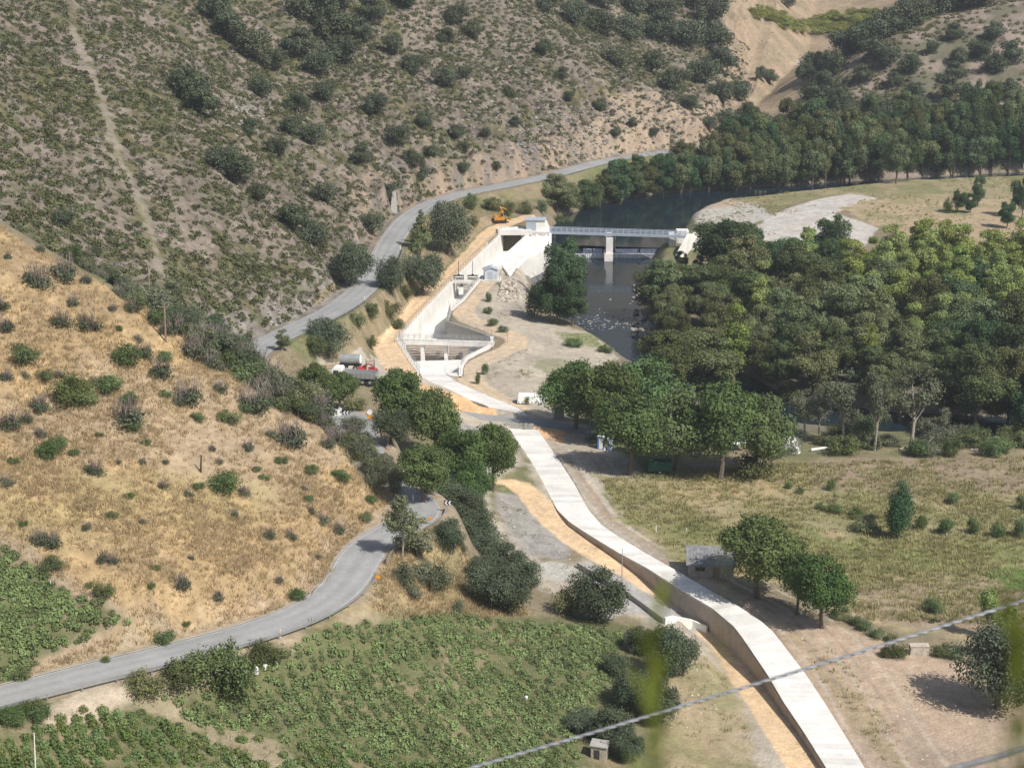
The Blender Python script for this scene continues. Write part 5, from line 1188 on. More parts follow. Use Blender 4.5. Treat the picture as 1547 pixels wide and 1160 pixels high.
for j, i in enumerate(ind):
    o = bpy.data.objects.new('scrub_bush', pm[j % 5]); C.objects.link(o); o.location = (pts[0][i], pts[1][i], pts[2][i]-.05); o.rotation_euler = (0,0,qs.uniform(0,6)); s = qs.uniform(.9, 1.9); o.scale = (s, s, s)
    tag(o, 'small olive scrub bush scattered on the rocky mountainside', 'bush', 'olive scrub bushes on the mountainside')
joined('mountain_scrub', 'leaf_scrub', [a[rest] for a in pts], PSC, qs, .45, 1.7, .4, kind='stuff', label='countless small olive scrub bushes covering the mountainside')
def cond_dry(x, y, z):
    d, v, s, a = polyd(x, y, FOOT); px, py = project(x, y, z); st = np.interp(py, [40,140,220,290,350,420], [108,150,175,205,228,246])
    return (s > 0) & (d > 4.5) & (y > 290) & (np.abs(px - st) > 6) & (qs.uniform(size=x.shape) < np.clip(.6 + .8*fbm(x, y, 12, 3, 205), .2, 1))
pts = scatter(60000, (-190, 130), (292, 760), qs, cond_dry)
joined('dry_heath', 'twig', pts, [clump_mesh(qs, 26, .15, .5, .38) for _ in range(6)], qs, .5, 1.5, .4, kind='stuff', label='grey brown dry heath between the scrub on the mountainside')
# far right hill scrub
def cond_far(x, y, z):
    d, v, s, a = polyd(x, y, FOOT); nn = fbm(x, y, 24, 3, 203); px, py = project(x, y, z)
    return (s <= 0) & (y > 590) & ~in_poly(x, y, tanpoly) & (qs.uniform(size=x.shape) < np.clip(.5 + nn, .1, 1))
pts = scatter(20000, (60, 260), (590, 820), qs, cond_far)
joined('far_hill_scrub', 'leaf_scrub', pts, PSC, qs, .8, 2.0, .3, kind='stuff', label='low dark scrub covering the far right hill')
pts = scatter(9000, (60, 260), (620, 1000), qs, lambda x, y, z: in_poly(x, y, tanpoly) & (qs.uniform(size=x.shape) < np.clip(.35 + fbm(x, y, 20, 3, 241), .05, 1)))
joined('field_tufts', 'dry2', pts, PSC, qs, .3, .7, .3, kind='stuff', label='dry tufts dotted over the tan field at the top')
# embankment, roadside and slope rough growth
GP = spurpoly
VP1X = [hit(*p)[:2] for p in ((-80,790),(0,812),(60,856),(130,900),(208,943),(150,968),(60,1005),(20,1035),(-80,1060))]
def tuft(q, n, h, sp):
    v = []; t = []
    for k in range(n):
        th = q.uniform(0, 2*pi); r = q.uniform(0, sp); b = np.array([r*cos(th), r*sin(th), 0]); hh = h*q.uniform(.5,1.2); w = h*.09; c, s = cos(th+1.5)*w, sin(th+1.5)*w
        e = b + np.array([cos(th)*hh*.35, sin(th)*hh*.35, hh]); v += [b - [c, s, 0], b + [c, s, 0], e]; tt = q.uniform(.9, 1.15); t += [tt]*3
    return np.array(v), np.arange(3*n), np.array(t)
PT = [tuft(qs, 12, .42, .5) for _ in range(8)]
def tri_join(name, mname, pts, q, s0, s1, **kw): return joined(name, mname, pts, PT, q, s0, s1, .12, 3, **kw)
pts = scatter(60000, (-75, 0), (190, 285), qs, lambda x, y, z: in_poly(x, y, GP) & ~in_poly(x, y, VP1X) & (qs.uniform(size=x.shape) < np.clip(.55 + fbm(x, y, 8, 3, 211), .1, 1)))
tri_join('golden_grass', 'dry', pts, qs, .7, 1.5, kind='stuff', label='tall dry golden grass over the near hillside')
fieldp = [hit(*p)[:2] for p in ((905,725),(1180,700),(1600,690),(1700,1000),(1330,945),(1200,880),(1040,855),(960,800))]
pts = scatter(60000, (5, 130), (240, 345), qs, lambda x, y, z: in_poly(x, y, fieldp) & (qs.uniform(size=x.shape) < np.clip(.5 + fbm(x, y, 8, 3, 212), .1, 1)))
tri_join('meadow_grass', 'dry2', pts, qs, .8, 1.7, kind='stuff', label='rough brown and green grass of the flat meadow')
bankp = [hit(*p)[:2] for p in ((470,960),(560,905),(590,830),(640,800),(690,800),(760,880),(800,930),(640,930))]
pts = scatter(22000, (-30, 15), (215, 275), qs, lambda x, y, z: in_poly(x, y, bankp))
tri_join('bank_grass', 'dry', pts, qs, .7, 1.5, kind='stuff', label='dry straw coloured grass on the bank under the road')
rd_, _, _, _ = polyd(GX[:1], GY[:1], ROAD)
def offroad(x, y):
    d, _, _, _ = polyd(x, y, ROAD); return d > 4.2
pts = scatter(9000, (-60, 20), (330, 520), qs, lambda x, y, z: (polyd(x, y, ROAD)[0] < 26) & (polyd(x, y, ROAD)[2] < 0) & (polyd(x, y, TRK_A)[0] > 3.4) & offroad(x, y) & (x < np.interp(y, [370, 500], [-32, 2]) ))
tri_join('embankment_grass', 'dry', pts, qs, .8, 1.6, kind='stuff', label='dry grass on the embankment under the river road')
wk = [hit(*p)[:2] for p in ((760,440),(800,490),(880,505),(965,540),(900,560),(850,560),(820,605),(780,615),(735,585),(730,560),(795,525),(745,495))]
wk2 = [hit(*p)[:2] for p in ((745,740),(790,770),(850,830),(900,860),(960,925),(900,930),(800,880),(760,840))]
wk3 = [hit(*p)[:2] for p in ((990,960),(1050,985),(1100,1030),(1150,1160),(1000,1165))]
wk4 = [hit(*p)[:2] for p in ((1200,950),(1260,985),(1340,1070),(1390,1160),(1350,1165),(1290,1100),(1230,1010))]
pts = scatter(26000, (-30, 60), (180, 430), qs, lambda x, y, z: (in_poly(x, y, wk) | in_poly(x, y, wk2) | in_poly(x, y, wk3) | in_poly(x, y, wk4)) & (qs.uniform(size=x.shape) < np.clip(-.05 + 1.5*fbm(x, y, 7, 3, 231) + .5*in_poly(x, y, wk3) + .4*in_poly(x, y, wk4), 0, .9)))
tri_join('soil_weeds', 'dry2', pts, qs, .5, 1.3, kind='stuff', label='thin weeds and grass on the disturbed works soil')
pts = scatter(14000, (30, 170), (480, 590), qs, lambda x, y, z: (z > -.3) & (qs.uniform(size=x.shape) < np.clip(.1 + 1.5*fbm(x, y, 10, 3, 232), 0, .8)))
joined('flat_scrub', 'dry2', pts, PSC, qs, .25, .7, .3, kind='stuff', label='low dry growth over the gravel flat upstream of the weir')
# ------------------------------------------------------------------ vineyards
vp1 = [hit(*p)[:2] for p in ((-80,800),(0,822),(60,866),(130,908),(198,943),(140,960),(60,996),(20,1025),(-80,1050))]
vp2 = [hit(*p)[:2] for p in ((75,1085),(185,1062),(300,1050),(440,975),(600,940),(700,925),(870,945),(940,960),(930,1010),(900,1060),(880,1110),(860,1200),(-60,1220),(-60,1130))]
VM = [clump_mesh(qs, 110, .15, .72, .6) for _ in range(6)]
rows = []
ang = R(28); ca, sa = cos(ang), sin(ang)
for i in range(-90, 90):
    for j in range(-150, 150):
        u = i * 1.5 + qs.uniform(-.28,.28); v = j * .72 + qs.uniform(-.3,.3); rows.append((-20 + u*ca - v*sa, 215 + u*sa + v*ca))
ba = np.array(vp1)
for k_ in range(900):
    rows.append((qs.uniform(ba[:,0].min(), ba[:,0].max()), qs.uniform(ba[:,1].min(), ba[:,1].max())) ) if qs.uniform() < .8 else None
rows = np.array(rows); kin = np.ones(len(rows), bool); kin[-700:] = in_poly(rows[-700:,0], rows[-700:,1], vp1); rows = rows[kin]; x, y = rows[:,0], rows[:,1]
m = (in_poly(x, y, vp1) | in_poly(x, y, vp2)); x, y = x[m], y[m]; z = gz(x, y)
m = frustum(x, y, z, 20) & (qs.uniform(size=x.shape) < np.clip(np.where(in_poly(x, y, vp1), 1.9, 1.05) + 1.3*fbm(x, y, 9, 3, 221), .25, 1)); x, y, z = x[m], y[m], z[m]
px_, py_ = project(x, y, z); path = np.abs((py_ - 1060) - (px_ - 200) * .42) < 9; path &= (px_ > 190) & (px_ < 420); x, y, z = x[~path], y[~path], z[~path]
o_ = np.argsort(np.hypot(x, y)); ind = o_[:290]; rest = o_[290:]
vm = [fastmesh('vine', v, f, 4, M['leaf_vine'], {'tone': ('FLOAT', t)}) for v, f, t in [clump_mesh(qs, 190, .14, .75, .72) for _ in range(6)]]
for j, i in enumerate(ind):
    o = bpy.data.objects.new('vine', vm[j % 6]); C.objects.link(o); o.location = (x[i], y[i], z[i]-.05); o.rotation_euler = (0,0,qs.uniform(0,6)); s = qs.uniform(.6, 1.1); o.scale = (s, s, s*qs.uniform(.9,1.4))
    tag(o, 'low leafy vine plant in the nearest part of the vineyard', 'vine', 'vine plants in the nearest vineyard rows')
joined('vineyard_rows', 'leaf_vine', (x[rest], y[rest], z[rest]), VM, qs, .55, 1.2, .35, kind='stuff', label='rows of low leafy vines further up the vineyard')
pts = scatter(16000, (-75, 30), (175, 250), qs, lambda x, y, z: in_poly(x, y, vp2) & (qs.uniform(size=x.shape) < .7))
tri_join('vineyard_weeds', 'dry2', pts, qs, .5, 1.1, kind='stuff', label='weeds and dry grass between the vine rows')
# bright hedge block at the bottom left
for i, (px, b) in enumerate(((8,1088),(30,1082),(50,1076),(20,1096),(60,1086))):
    tree('leafy_bush', px, b - 22, b, 38, uniq('', 'bright green hedge bush in the bottom left corner, %s', px, b), cat='bush', group='bright hedge under the near road', name='hedge_bush')
# ------------------------------------------------------------------ small built objects
M['white'] = mat('white_plastic', (.78,.78,.76), .5, noise=[(1.5,.08)])
M['grey_metal'] = mat('grey_tank_metal', (.34,.36,.36), .45, metal=.3, noise=[(1.2,.12)])
M['red'] = mat('red_machine_paint', (.42,.05,.05), .5, noise=[(2,.15)])
M['yellow'] = mat('orange_yellow_machine_paint', (.52,.24,.04), .5, noise=[(2,.15)])
M['tyre'] = mat('rubber', (.025,.025,.027), .85, noise=[(3,.2)])
M['glass'] = mat('dark_glass', (.03,.04,.05), .15, spec=.6)
M['blue'] = mat('blue_plastic', (.10,.24,.52), .5, noise=[(2,.1)])
M['green'] = mat('dark_green_paint', (.03,.10,.06), .6, noise=[(2,.2)])
M['orange'] = mat('orange_sign', (.75,.30,.03), .5)
M['slate'] = mat('slate_roof', (.21,.21,.215), .85, noise=[(1.2,.2),(5,.15)], bump=(5,.6,.06), tone=True)
M['stone_wall'] = mat('rubble_wall', (.36,.32,.27), .95, noise=[(1.5,.2),(4,.2)], bump=(4,.8,.1))
M['wood'] = mat('weathered_wood', (.24,.18,.13), .9, noise=[(3,.25)])
M['char'] = mat('charred_wood', (.05,.045,.04), .9, noise=[(3,.25)])
M['navy'] = mat('dark_blue_sign', (.02,.03,.08), .5)
def wheel(parent, c, r=.5, w=.3):
    mb = MB(); mb.tube([(c[0], c[1]-w/2, c[2]), (c[0], c[1]+w/2, c[2])], r, 14); t = mb.build('wheel', M['tyre'], parent)
    mb = MB(); mb.tube([(c[0], c[1]-w/2-.02, c[2]), (c[0], c[1]+w/2+.02, c[2])], r*.5, 10); mb.build('rim', M['grey_metal'], t)
p = hit(538, 579); t = thing('tipper_truck', 'white cabbed grey truck parked at the edge of the sandy works', 'truck', p, R(-10))
mb = MB(); mb.box((0,0,.85), (7.2,1.0,.25)); mb.box((2.9,0,.6), (1.2,1.9,.3)); mb.build('chassis', M['black'], t)
mb = MB(); mb.box((-3.1,0,1.75), (1.7,2.3,1.7)); mb.box((-3.0,0,2.7), (1.3,2.1,.3)); mb.box((-4.0,0,1.15), (.15,2.3,.6)); cabo = mb.build('cab', M['white'], t)
mb = MB(); mb.box((-3.97,0,2.05), (.05,2.0,.8)); mb.box((-3.2,-1.17,2.05), (.9,.05,.7)); mb.build('window', M['glass'], cabo)
mb = MB(); mb.box((.9,0,1.2), (5.6,2.3,.15)); 
for s_ in (-1.1,1.1):
    mb.box((.9,s_,1.65), (5.6,.1,.95))
    for k in range(8): mb.box((-1.8+.77*k, s_*1.05, 1.65), (.1,.1,.95))
mb.box((-1.9,0,1.8), (.1,2.3,1.2)); mb.box((3.7,0,1.6), (.1,2.3,.9)); mb.build('load_bed', M['grey_metal'], t)
for x in (-3.0,1.4,2.7):
    for y in (-.95,.95): wheel(t, (x,y,.5))
p = hit(552, 569); t = thing('concrete_pump', 'red concrete pump with folded boom standing behind the grey truck', 'concrete pump', p, R(8))
mb = MB(); mb.box((0,0,.8), (4.6,1.6,.4)); mb.box((-.6,0,1.3), (1.6,1.3,.8)); mb.box((1.2,0,1.2), (1.2,1.5,.6)); mb.build('base', M['red'], t)
mb = MB(); mb.tube([(-1.8,.1,1.1),(.6,.1,2.3)], .16, 6); mb.tube([(.6,.1,2.3),(2.2,.1,1.2)], .13, 6); mb.tube([(1.4,-.6,.5),(1.5,-.6,2.2)], .12, 6); mb.build('boom', M['red'], t)
mb = MB()
for a in ((.2,1.0),(1.6,1.0),(.2,-.7),(1.6,-.7)): mb.box((a[0],a[1],2.0), (.09,.09,2.0))
for z in (1.9,2.4,3.0): 
    for y in (1.0,-.7): mb.box((.9,y,z), (1.5,.07,.07))
    for x in (.2,1.6): mb.box((x,.15,z), (.07,1.7,.07))
mb.build('guard_frame', M['wood'], t)
for x in (-1.6,1.7):
    for y in (-.8,.8): wheel(t, (x,y,.45), .45)
p = hit(529, 561); t = thing('cistern', 'grey cylindrical cistern on a trailer behind the white truck cab', 'cistern', (p[0], p[1]+1.0, p[2]), R(-6))
mb = MB(); mb.tube([(-1.9,0,2.0),(-1.8,0,2.0),(1.8,0,2.0),(1.9,0,2.0)], [.6,.86,.86,.6], 18); mb.build('tank', M['grey_metal'], t, smooth=False)
mb = MB(); mb.tube([(1.81,0,2.0),(1.93,0,2.0)], [.87,.7], 18); mb.build('end_cap', M['white'], t)
mb = MB(); mb.box((0,0,1.0), (4.0,1.0,.2)); 
for x in (-1.3,1.3): mb.box((x,0,1.2), (.2,1.5,.5))
mb.build('trailer_frame', M['black'], t)
for x in (-1.0,1.0):
    for y in (-.7,.7): wheel(t, (x,y,.5))
# backhoe loader
p = hit(756, 337); t = thing('excavator', 'orange yellow excavator with raised arm at the upper end of the sandy track', 'excavator', p, R(5))
mb = MB(); mb.box((-.2,-.8,.4), (3.4,.45,.75)); mb.box((-.2,.8,.4), (3.4,.45,.75)); mb.build('tracks', M['tyre'], t)
mb = MB(); mb.box((-.3,0,1.15), (2.6,1.7,.7)); mb.box((-1.0,0,1.75), (1.1,1.6,.7)); bd = mb.build('body', M['yellow'], t)
mb = MB(); mb.box((.3,-.35,2.1), (.95,.85,1.5)); mb.box((.3,-.35,2.9), (1.1,1.0,.12)); cb = mb.build('cab', M['yellow'], t)
mb = MB(); mb.box((.3,-.79,2.2), (.7,.03,.9)); mb.build('window', M['glass'], cb)
mb = MB(); mb.tube([(.3,.5,1.4),(.5,.5,3.1),(-.1,.5,4.0)], [.22,.24,.16], 6); mb.tube([(-.1,.5,4.0),(1.4,.5,3.5),(1.7,.5,3.2)], [.15,.13,.1], 6); mb.build('arm', M['yellow'], t)
mb = MB(); mb.box((2.0,0,1.0), (1.1,1.4,.12), ry=.5); mb.box((2.5,0,1.3), (.12,1.6,.9), ry=-.4); mb.box((1.5,.5,1.0), (1.6,.16,.2), ry=-.1); mb.build('bucket', M['yellow'], t)

# white sheeted box and ruin
p = hit(804, 608); t = thing('sheeted_stack', 'long white sheeted stack lying on bare soil left of the walnut trees', 'stack', p, R(-3))
mb = MB(); mb.add([(-2.6,-.9,0),(2.9,-.9,0),(2.9,.9,0),(-2.6,.9,0),(-2.45,-.75,1.35),(2.8,-.7,1.25),(2.7,.8,1.45),(-2.4,.8,1.55)], [(3,2,1,0),(4,5,6,7),(0,1,5,4),(1,2,6,5),(2,3,7,6),(3,0,4,7)]); mb.build('sheet', M['white'], t)
mb = MB()
for k in range(9): mb.box((-2.3+.58*k,-.93,.18+.05*(k%3)), (.12,.06,.22))
mb.build('pegs', M['char'], t)
p = hit(842, 632); t = thing('ruined_wall', 'grey slab and rubble wall of a ruin half hidden by the walnut', 'ruin', p, 0)
mb = MB(); mb.box((-.8,0,.9), (.3,.5,1.9)); mb.build('white_post', M['white'], t)
mb = MB(); mb.box((.3,.2,.9), (1.7,.4,1.9)); mb.build('slab', M['concrete_grey'], t)
mb = MB()
for k in range(70): rock(mb, (1.6+rnd.uniform(0,5.0), rnd.uniform(-.5,.8), rnd.uniform(0,1.5)), rnd.uniform(.18,.38))
mb.build('rubble', M['stone_light'], t)
# cabins
for px, b, lab in ((908,678,'left blue cabin in the shade of the walnut trees'),(922,680,'right blue cabin, nearer the walnut trunk, beside the left one')):
    p = hit(px, b); t = thing('portable_cabin', lab, 'portable toilet', p, R(rnd.uniform(-15,10)), 'blue portable cabins')
    MB().box((0,0,1.05), (1.05,1.05,2.1)).build('walls', M['blue'], t); MB().box((0,0,2.18), (1.15,1.15,.16)).box((0,0,2.28), (.8,.8,.1)).build('roof', M['white'], t)
    MB().box((.05,-.54,1.0), (.62,.05,1.75)).build('door', M['white'], t)
p = hit(914, 680); t = tag(MB().tube([(0,0,0),(0,0,.5)], [.3,.22], 8).build('plastic_sack', M['white']), 'small white sack on the ground between the two blue cabins', 'sack'); t.location = p
p = hit(996, 714); t = thing('trailer', 'dark green box trailer parked between two walnut trunks', 'trailer', p, 0)
mb = MB(); mb.box((0,0,1.25), (3.8,1.8,1.5)); mb.box((0,0,2.03), (3.95,1.95,.08)); 
for k in range(9): mb.box((-1.8+.45*k,-.92,1.25), (.06,.06,1.5))
mb.build('box', M['green'], t); MB().box((0,0,.45), (3.9,1.2,.12)).box((2.4,0,.45),(1.2,.12,.1)).build('chassis', M['black'], t)
for y in (-.85,.85): wheel(t, (0,y,.35), .35, .2)
# camp tarpaulins
def dome(px, b, w, h, d, lab, name='dome_tent'):
    p = hit(px, b); t = thing(name, lab, 'tent', p, R(-8)); mb = MB(); n = 12; v = []; f = []
    for j in range(7):
        for i in range(n+1):
            th = pi*i/n; u = j/6-.5; s_ = 1 - .25*abs(u*2)**3; v.append((-w/2*cos(th)*s_, u*d, h*sin(th)**.8*s_ if 0 < i < n else 0))
    f = [(j*(n+1)+i, j*(n+1)+i+1, (j+1)*(n+1)+i+1, (j+1)*(n+1)+i) for j in range(6) for i in range(n)] + [tuple(range(n,-1,-1)), tuple(6*(n+1)+i for i in range(n+1))]
    mb.add(v, f); mb.build('canopy', M['white'], t); mb = MB()
    for j in (0,6): mb.tube([(v[j*(n+1)+i][0], v[j*(n+1)+i][1]*1.02, v[j*(n+1)+i][2]) for i in range(n+1)], .05, 5)
    mb.build('hoop', M['grey_metal'], t); return t
dome(1190, 680, 4.4, 2.3, 4.5, 'bright white dome tent at the right end of the walnut trees')
p = hit(1108, 679); t = thing('tarpaulin_shelter', 'white tarpaulin shelter glimpsed under the walnut crowns', 'shelter', p, R(4))
mb = MB(); mb.add([(-2.4,-1.3,1.3),(2.2,-1.3,1.15),(2.2,1.4,2.0),(-2.4,1.4,2.3),(-2.4,-1.3,1.25),(2.2,-1.3,1.1),(2.2,1.4,1.95),(-2.4,1.4,2.25)], [(0,1,2,3),(7,6,5,4),(0,4,5,1),(1,5,6,2),(2,6,7,3),(3,7,4,0)]); mb.build('tarpaulin', M['white'], t)
for a in ((-2.3,-1.2,1.25),(2.1,-1.2,1.1),(2.1,1.3,1.95),(-2.3,1.3,2.25)): MB().tube([(a[0],a[1],0),a], .04, 5).build('post', M['wood'], t)
p = hit(1052, 690); t = thing('camp_table', 'pale table in the shade between walnut trunks', 'table', p, .1); MB().box((0,0,.74), (1.9,.8,.06)).build('tabletop', M['white'], t)
for a in ((-.85,-.33),(.85,-.33),(.85,.33),(-.85,.33)): MB().box((a[0],a[1],.36), (.06,.06,.72)).build('leg', M['grey_metal'], t)
p = hit(972, 688); t = MB().box((0,0,.3), (1.6,.9,.5)).box((.1,0,.62),(1.3,.7,.15)).build('pallet_stack', M['white']); t.location = p; tag(t, 'pale low pallet stack left of the green trailer', 'pallet stack')
# logs
for a, b, c, d, r_, lab in ((1225,682,1266,678,.28,'thick white log lying right of the dome tent'),(1358,680,1378,676,.14,'short pale log by the pale trunked thin tree'),(1388,682,1412,660,.10,'leaning pale dead branch pointing up right'),(1398,680,1430,681,.13,'long thin pale log under the leaning branch'),(1440,679,1456,676,.10,'small pale log between the two longest ones'),(1466,681,1498,680,.15,'rightmost pale log at the meadow edge'),(1182,650,1196,646,.08,'small pale branch by the blue water glimpse')):
    p = Vector(hit(a, b)); dx = (c-a)/scale_at(p); up_ = (b-d)/scale_at(p); 
    if 'leaning' in lab: e = p + Vector((dx, .5, up_))
    else: e = p + Vector((dx, up_/.3, 0)); e.z = T1(e.x, e.y) + r_
    p.z += r_; mb = MB(); mb.tube([(0,0,0), (e-p)*.5 + Vector((0,.1,.05)), e-p], [r_, r_*.9, r_*.5], 7); mb.tube([(e-p)*.6, (e-p)*.7 + Vector((.2,0,.7))], [r_*.3, .02], 4)
    o = mb.build('fallen_log', M['bark_pale'] if 'white' not in lab else M['concrete']); o.location = p; tag(o, lab, 'log', 'pale logs at the back edge of the meadow')
# slate shed
p = hit(1068, 867); t = thing('stone_shed', 'small stone shed with grey slate roof between channel and broad walnut', 'shed', p, R(-4))
mb = MB(); mb.add([(-2.6,-1.6,-.3),(3.6,-1.6,-.3),(3.6,2.2,-.3),(-2.6,2.2,-.3),(-2.6,-1.6,1.9),(3.6,-1.6,1.9),(3.6,2.2,3.0),(-2.6,2.2,3.0)], [(3,2,1,0),(0,1,5,4),(1,2,6,5),(2,3,7,6),(3,0,4,7),(4,5,6,7)]); mb.build('walls', M['stone_wall'], t)
mb = MB()
for i in range(8):
    for j in range(14):
        x = -2.9+.49*j; y0 = -1.9+.56*i; mb.cur = rnd.uniform(.8,1.2); z0 = 1.9+ (y0+1.6)*.29 + .06
        mb.add([(x,y0,z0+.05),(x+.47,y0,z0+.05),(x+.47,y0+.6,z0+.2),(x,y0+.6,z0+.2),(x,y0,z0),(x+.47,y0,z0),(x+.47,y0+.6,z0+.14),(x,y0+.6,z0+.14)], [(0,1,2,3),(7,6,5,4),(0,4,5,1),(1,5,6,2),(2,6,7,3),(3,7,4,0)])
mb.cur = 1; mb.build('roof', M['slate'], t)
w = MB().box((-1.0,-1.62,1.3), (1.3,.08,.5)).build('window', M['glass'], t); MB().box((-1.0,-1.66,1.6), (1.5,.06,.1)).box((-1.0,-1.66,1.3),(.08,.06,.5)).build('frame', M['wood'], w)
MB().box((1.2,-1.63,.75), (.9,.08,1.7)).build('door', M['wood'], t)
# tiny hut
p = hit(906, 1143); t = thing('stone_hut', 'tiny grey stone hut with pale roof under the oaks near the cable', 'hut', p, R(-12))
mb = MB(); mb.box((0,0,.7), (1.7,1.6,1.6)); mb.build('walls', M['stone_wall'], t); MB().box((0,0,1.58), (2.0,1.9,.12), ry=.06).box((.5,.3,1.7),(.8,.5,.15)).build('roof', M['concrete_grey'], t); MB().box((-.2,-.82,.6), (.6,.05,1.1)).build('door', M['char'], t)
p = hit(1388, 988); t = tag(MB().box((0,0,.55), (2.3,1.1,1.3)).box((0,0,1.2),(2.4,1.2,.1)).build('water_trough', M['stone_light']), 'pale stone water trough block in weeds by the bare earth field', 'trough'); t.location = p
for px, a, b, w in ((1355,970,992,34),(1340,976,992,22),(1420,968,990,30),(1440,974,992,30),(1270,915,934,30),(1300,930,950,30),(1325,945,962,26),(1345,955,968,24),(1288,925,940,20)):
    tree('olive_bush', px, a, b, w, uniq('', 'bush along the edge of the bare earth field, %s', px, b), cat='bush', group='bushes edging the bare earth field')
p = hit(1436, 983); t = tag(MB().box((0,0,.12), (1.0,.5,.25)).build('stone_slab', M['stone_light']), 'small pale slab right of the stone trough', 'stone slab'); t.location = p
p = hit(1350, 992); mb = MB()
for k in range(7): rock(mb, (rnd.uniform(-.8,.8), rnd.uniform(-.3,.3), .05), rnd.uniform(.1,.2))
t = tag(mb.build('loose_stones', M['stone_light'], kind='stuff'), 'few loose pale stones left of the trough'); t.location = p
p = hit(1210, 928); t = tag(MB().tube([(0,0,0),(0,0,.4)], [.16,.2], 10).tube([(.18,0,.4),(0,0,.62),(-.18,0,.4)], .015, 4).build('bucket', M['white']), 'tiny white bucket at the foot of the thin middle tree', 'bucket'); t.location = p
# white drums in the vineyard
for px, b, lab, h_ in ((387,1020,'left upright white drum at the top of the vineyard',.95),(400,1012,'white drum right of the upright one at the vineyard top',.7),(420,1010,'faint smallest white container right of the drums',.4)):
    p = hit(px, b); t = thing('drum', lab, 'drum', p, 0, 'white drums at the vineyard top'); MB().tube([(0,0,0),(0,0,.1),(0,0,h_-.1),(0,0,h_)], [.24,.3,.3,.22] if h_ > .5 else [.12,.16,.16,.1], 12).build('barrel', M['white'], t); MB().tube([(.05,0,h_),(.05,0,h_+.06)], .08, 8).build('cap', M['char'], t)
p = hit(795, 1056); t = tag(MB().tube([(0,0,0),(0,0,.3),(0,0,.42)], [.14,.2,.06], 8).build('plastic_bag', M['white']), 'single small white bag in the middle of the vineyard', 'bag'); t.location = p

# slab edge wall next to the channel
pts_w = [hit(*a) for a in ((873,857),(893,869),(950,903),(975,921),(1003,942))]
mb = MB(); mb.wall([(p[0],p[1],p[2]+.75) for p in pts_w], .3, lambda q: q.z - 1.6); tag(mb.build('retaining_wall', M['concrete_grey']), 'thin dark retaining wall edging the sloping concrete slab', 'wall')
pts_w = [hit(*a) for a in ((1004,943),(1018,940),(1045,946),(1068,955))]
mb = MB(); mb.wall([(p[0],p[1],p[2]+.9) for p in pts_w], .35, lambda q: q.z - 2.0); tag(mb.build('head_wall', M['concrete']), 'short white headwall below the end of the sloping slab', 'wall')
# rock armour by the river
mb = MB(); qa = random.Random(4)
for k in range(230):
    v = qa.random(); py = 427 + v*30; px = 768 + (qa.random()-.5)*(18 + 22*v) + v*2; p = hit(px, py); rock(mb, (p[0], p[1], p[2] + .9*(1-v)*qa.random()), qa.uniform(.22,.55), qa)
tag(mb.build('rock_armour', M['stone_light']), 'heap of pale broken rocks at the water edge below the kiosk', kind='stuff')
# scattered stones on works soil and on slopes
mb = MB()
for k in range(900):
    px, py = qa.choice(((qa.uniform(1150,1310), qa.uniform(305,350)), (qa.uniform(1030,1130), qa.uniform(305,330)), (qa.uniform(880,1000), qa.uniform(745,835)), (qa.uniform(1000,1090), qa.uniform(965,1100)), (qa.uniform(1200,1480), qa.uniform(960,1150)), (qa.uniform(800,945), qa.uniform(500,545)), (qa.uniform(745,870), qa.uniform(748,850)), (qa.uniform(660,760), qa.uniform(640,712)), (qa.uniform(730,830), qa.uniform(545,600)))); p = hit(px, py); rock(mb, (p[0],p[1],p[2]-.03), qa.uniform(.06,.2) * (1.6 if py < 400 else 1), qa)
tag(mb.build('loose_stones', M['stone_light']), 'loose stones strewn over the works soil', kind='stuff')
# outcrops on the mountain
mb = MB()
for k in range(1500):
    px, py = qa.choice(((qa.gauss(372,16), qa.gauss(165,20)), (qa.uniform(800,1100), qa.uniform(150,240)), (qa.uniform(780,930), qa.uniform(160,250)), (qa.uniform(700,1000), qa.uniform(80,240)), (qa.uniform(640,860), qa.uniform(120,270)), (qa.uniform(400,560), qa.uniform(455,500)), (qa.uniform(500,1000), qa.uniform(0,200))))
    p = hit(px, py)
    d_, v_, s_, a_ = polyd(np.array([p[0]]), np.array([p[1]]), FOOT)
    if s_[0] < 0 or d_[0] < 5: continue
    rock(mb, (p[0],p[1],p[2]-.1), qa.uniform(.25,.75), qa)
M['outcrop'] = mat('grey_outcrop', (.25,.225,.20), .95, noise=[(1,.25),(4,.2)], tone=True, bump=(4,.7,.1))
tag(mb.build('rock_outcrops', M['outcrop']), 'grey rock outcrops breaking through the mountainside', kind='stuff')

# poles and posts
def pole(px, a, b, r, m, lab, name='utility_pole', cat='pole', lean=0, extra=None):
    p = hit(px, b); s = scale_at(p); h = (b-a)/s/math.cos(R(17)); t = thing(name, lab, cat, p)
    MB().tube([(0,0,-.3),(lean*h,0,h)], [r*1.15, r*.8], 8).build('shaft', M[m], t)
    if extra: extra(t, h)
    return t
def lamp(t, h):
    mb = MB(); mb.tube([(0,0,h-.1),(-.6,0,h+.25),(-1.3,0,h+.3)], .05, 5); mb.build('bracket', M['galv'], t); MB().box((-1.5,0,h+.3), (.7,.3,.14)).build('lamp_head', M['char'], t)
pole(680, 592, 627, .13, 'wood', 'wooden street lamp pole with a dark lamp head by the crossing track', 'street_lamp', 'street lamp', extra=lamp)
pole(939.5, 828, 873, .06, 'galv', 'thin grey metal pole standing in the sand strip beside the channel')
pole(303, 688, 713, .11, 'char', 'short charred post alone on the golden slope', 'charred_post', 'post', .08)
pole(250.5, 462, 517, .13, 'wood', 'tall rusty brown wooden pole on the ridge', extra=lambda t, h: MB().box((0,0,h-.3), (1.0,.1,.1)).build('cross_arm', M['wood'], t))
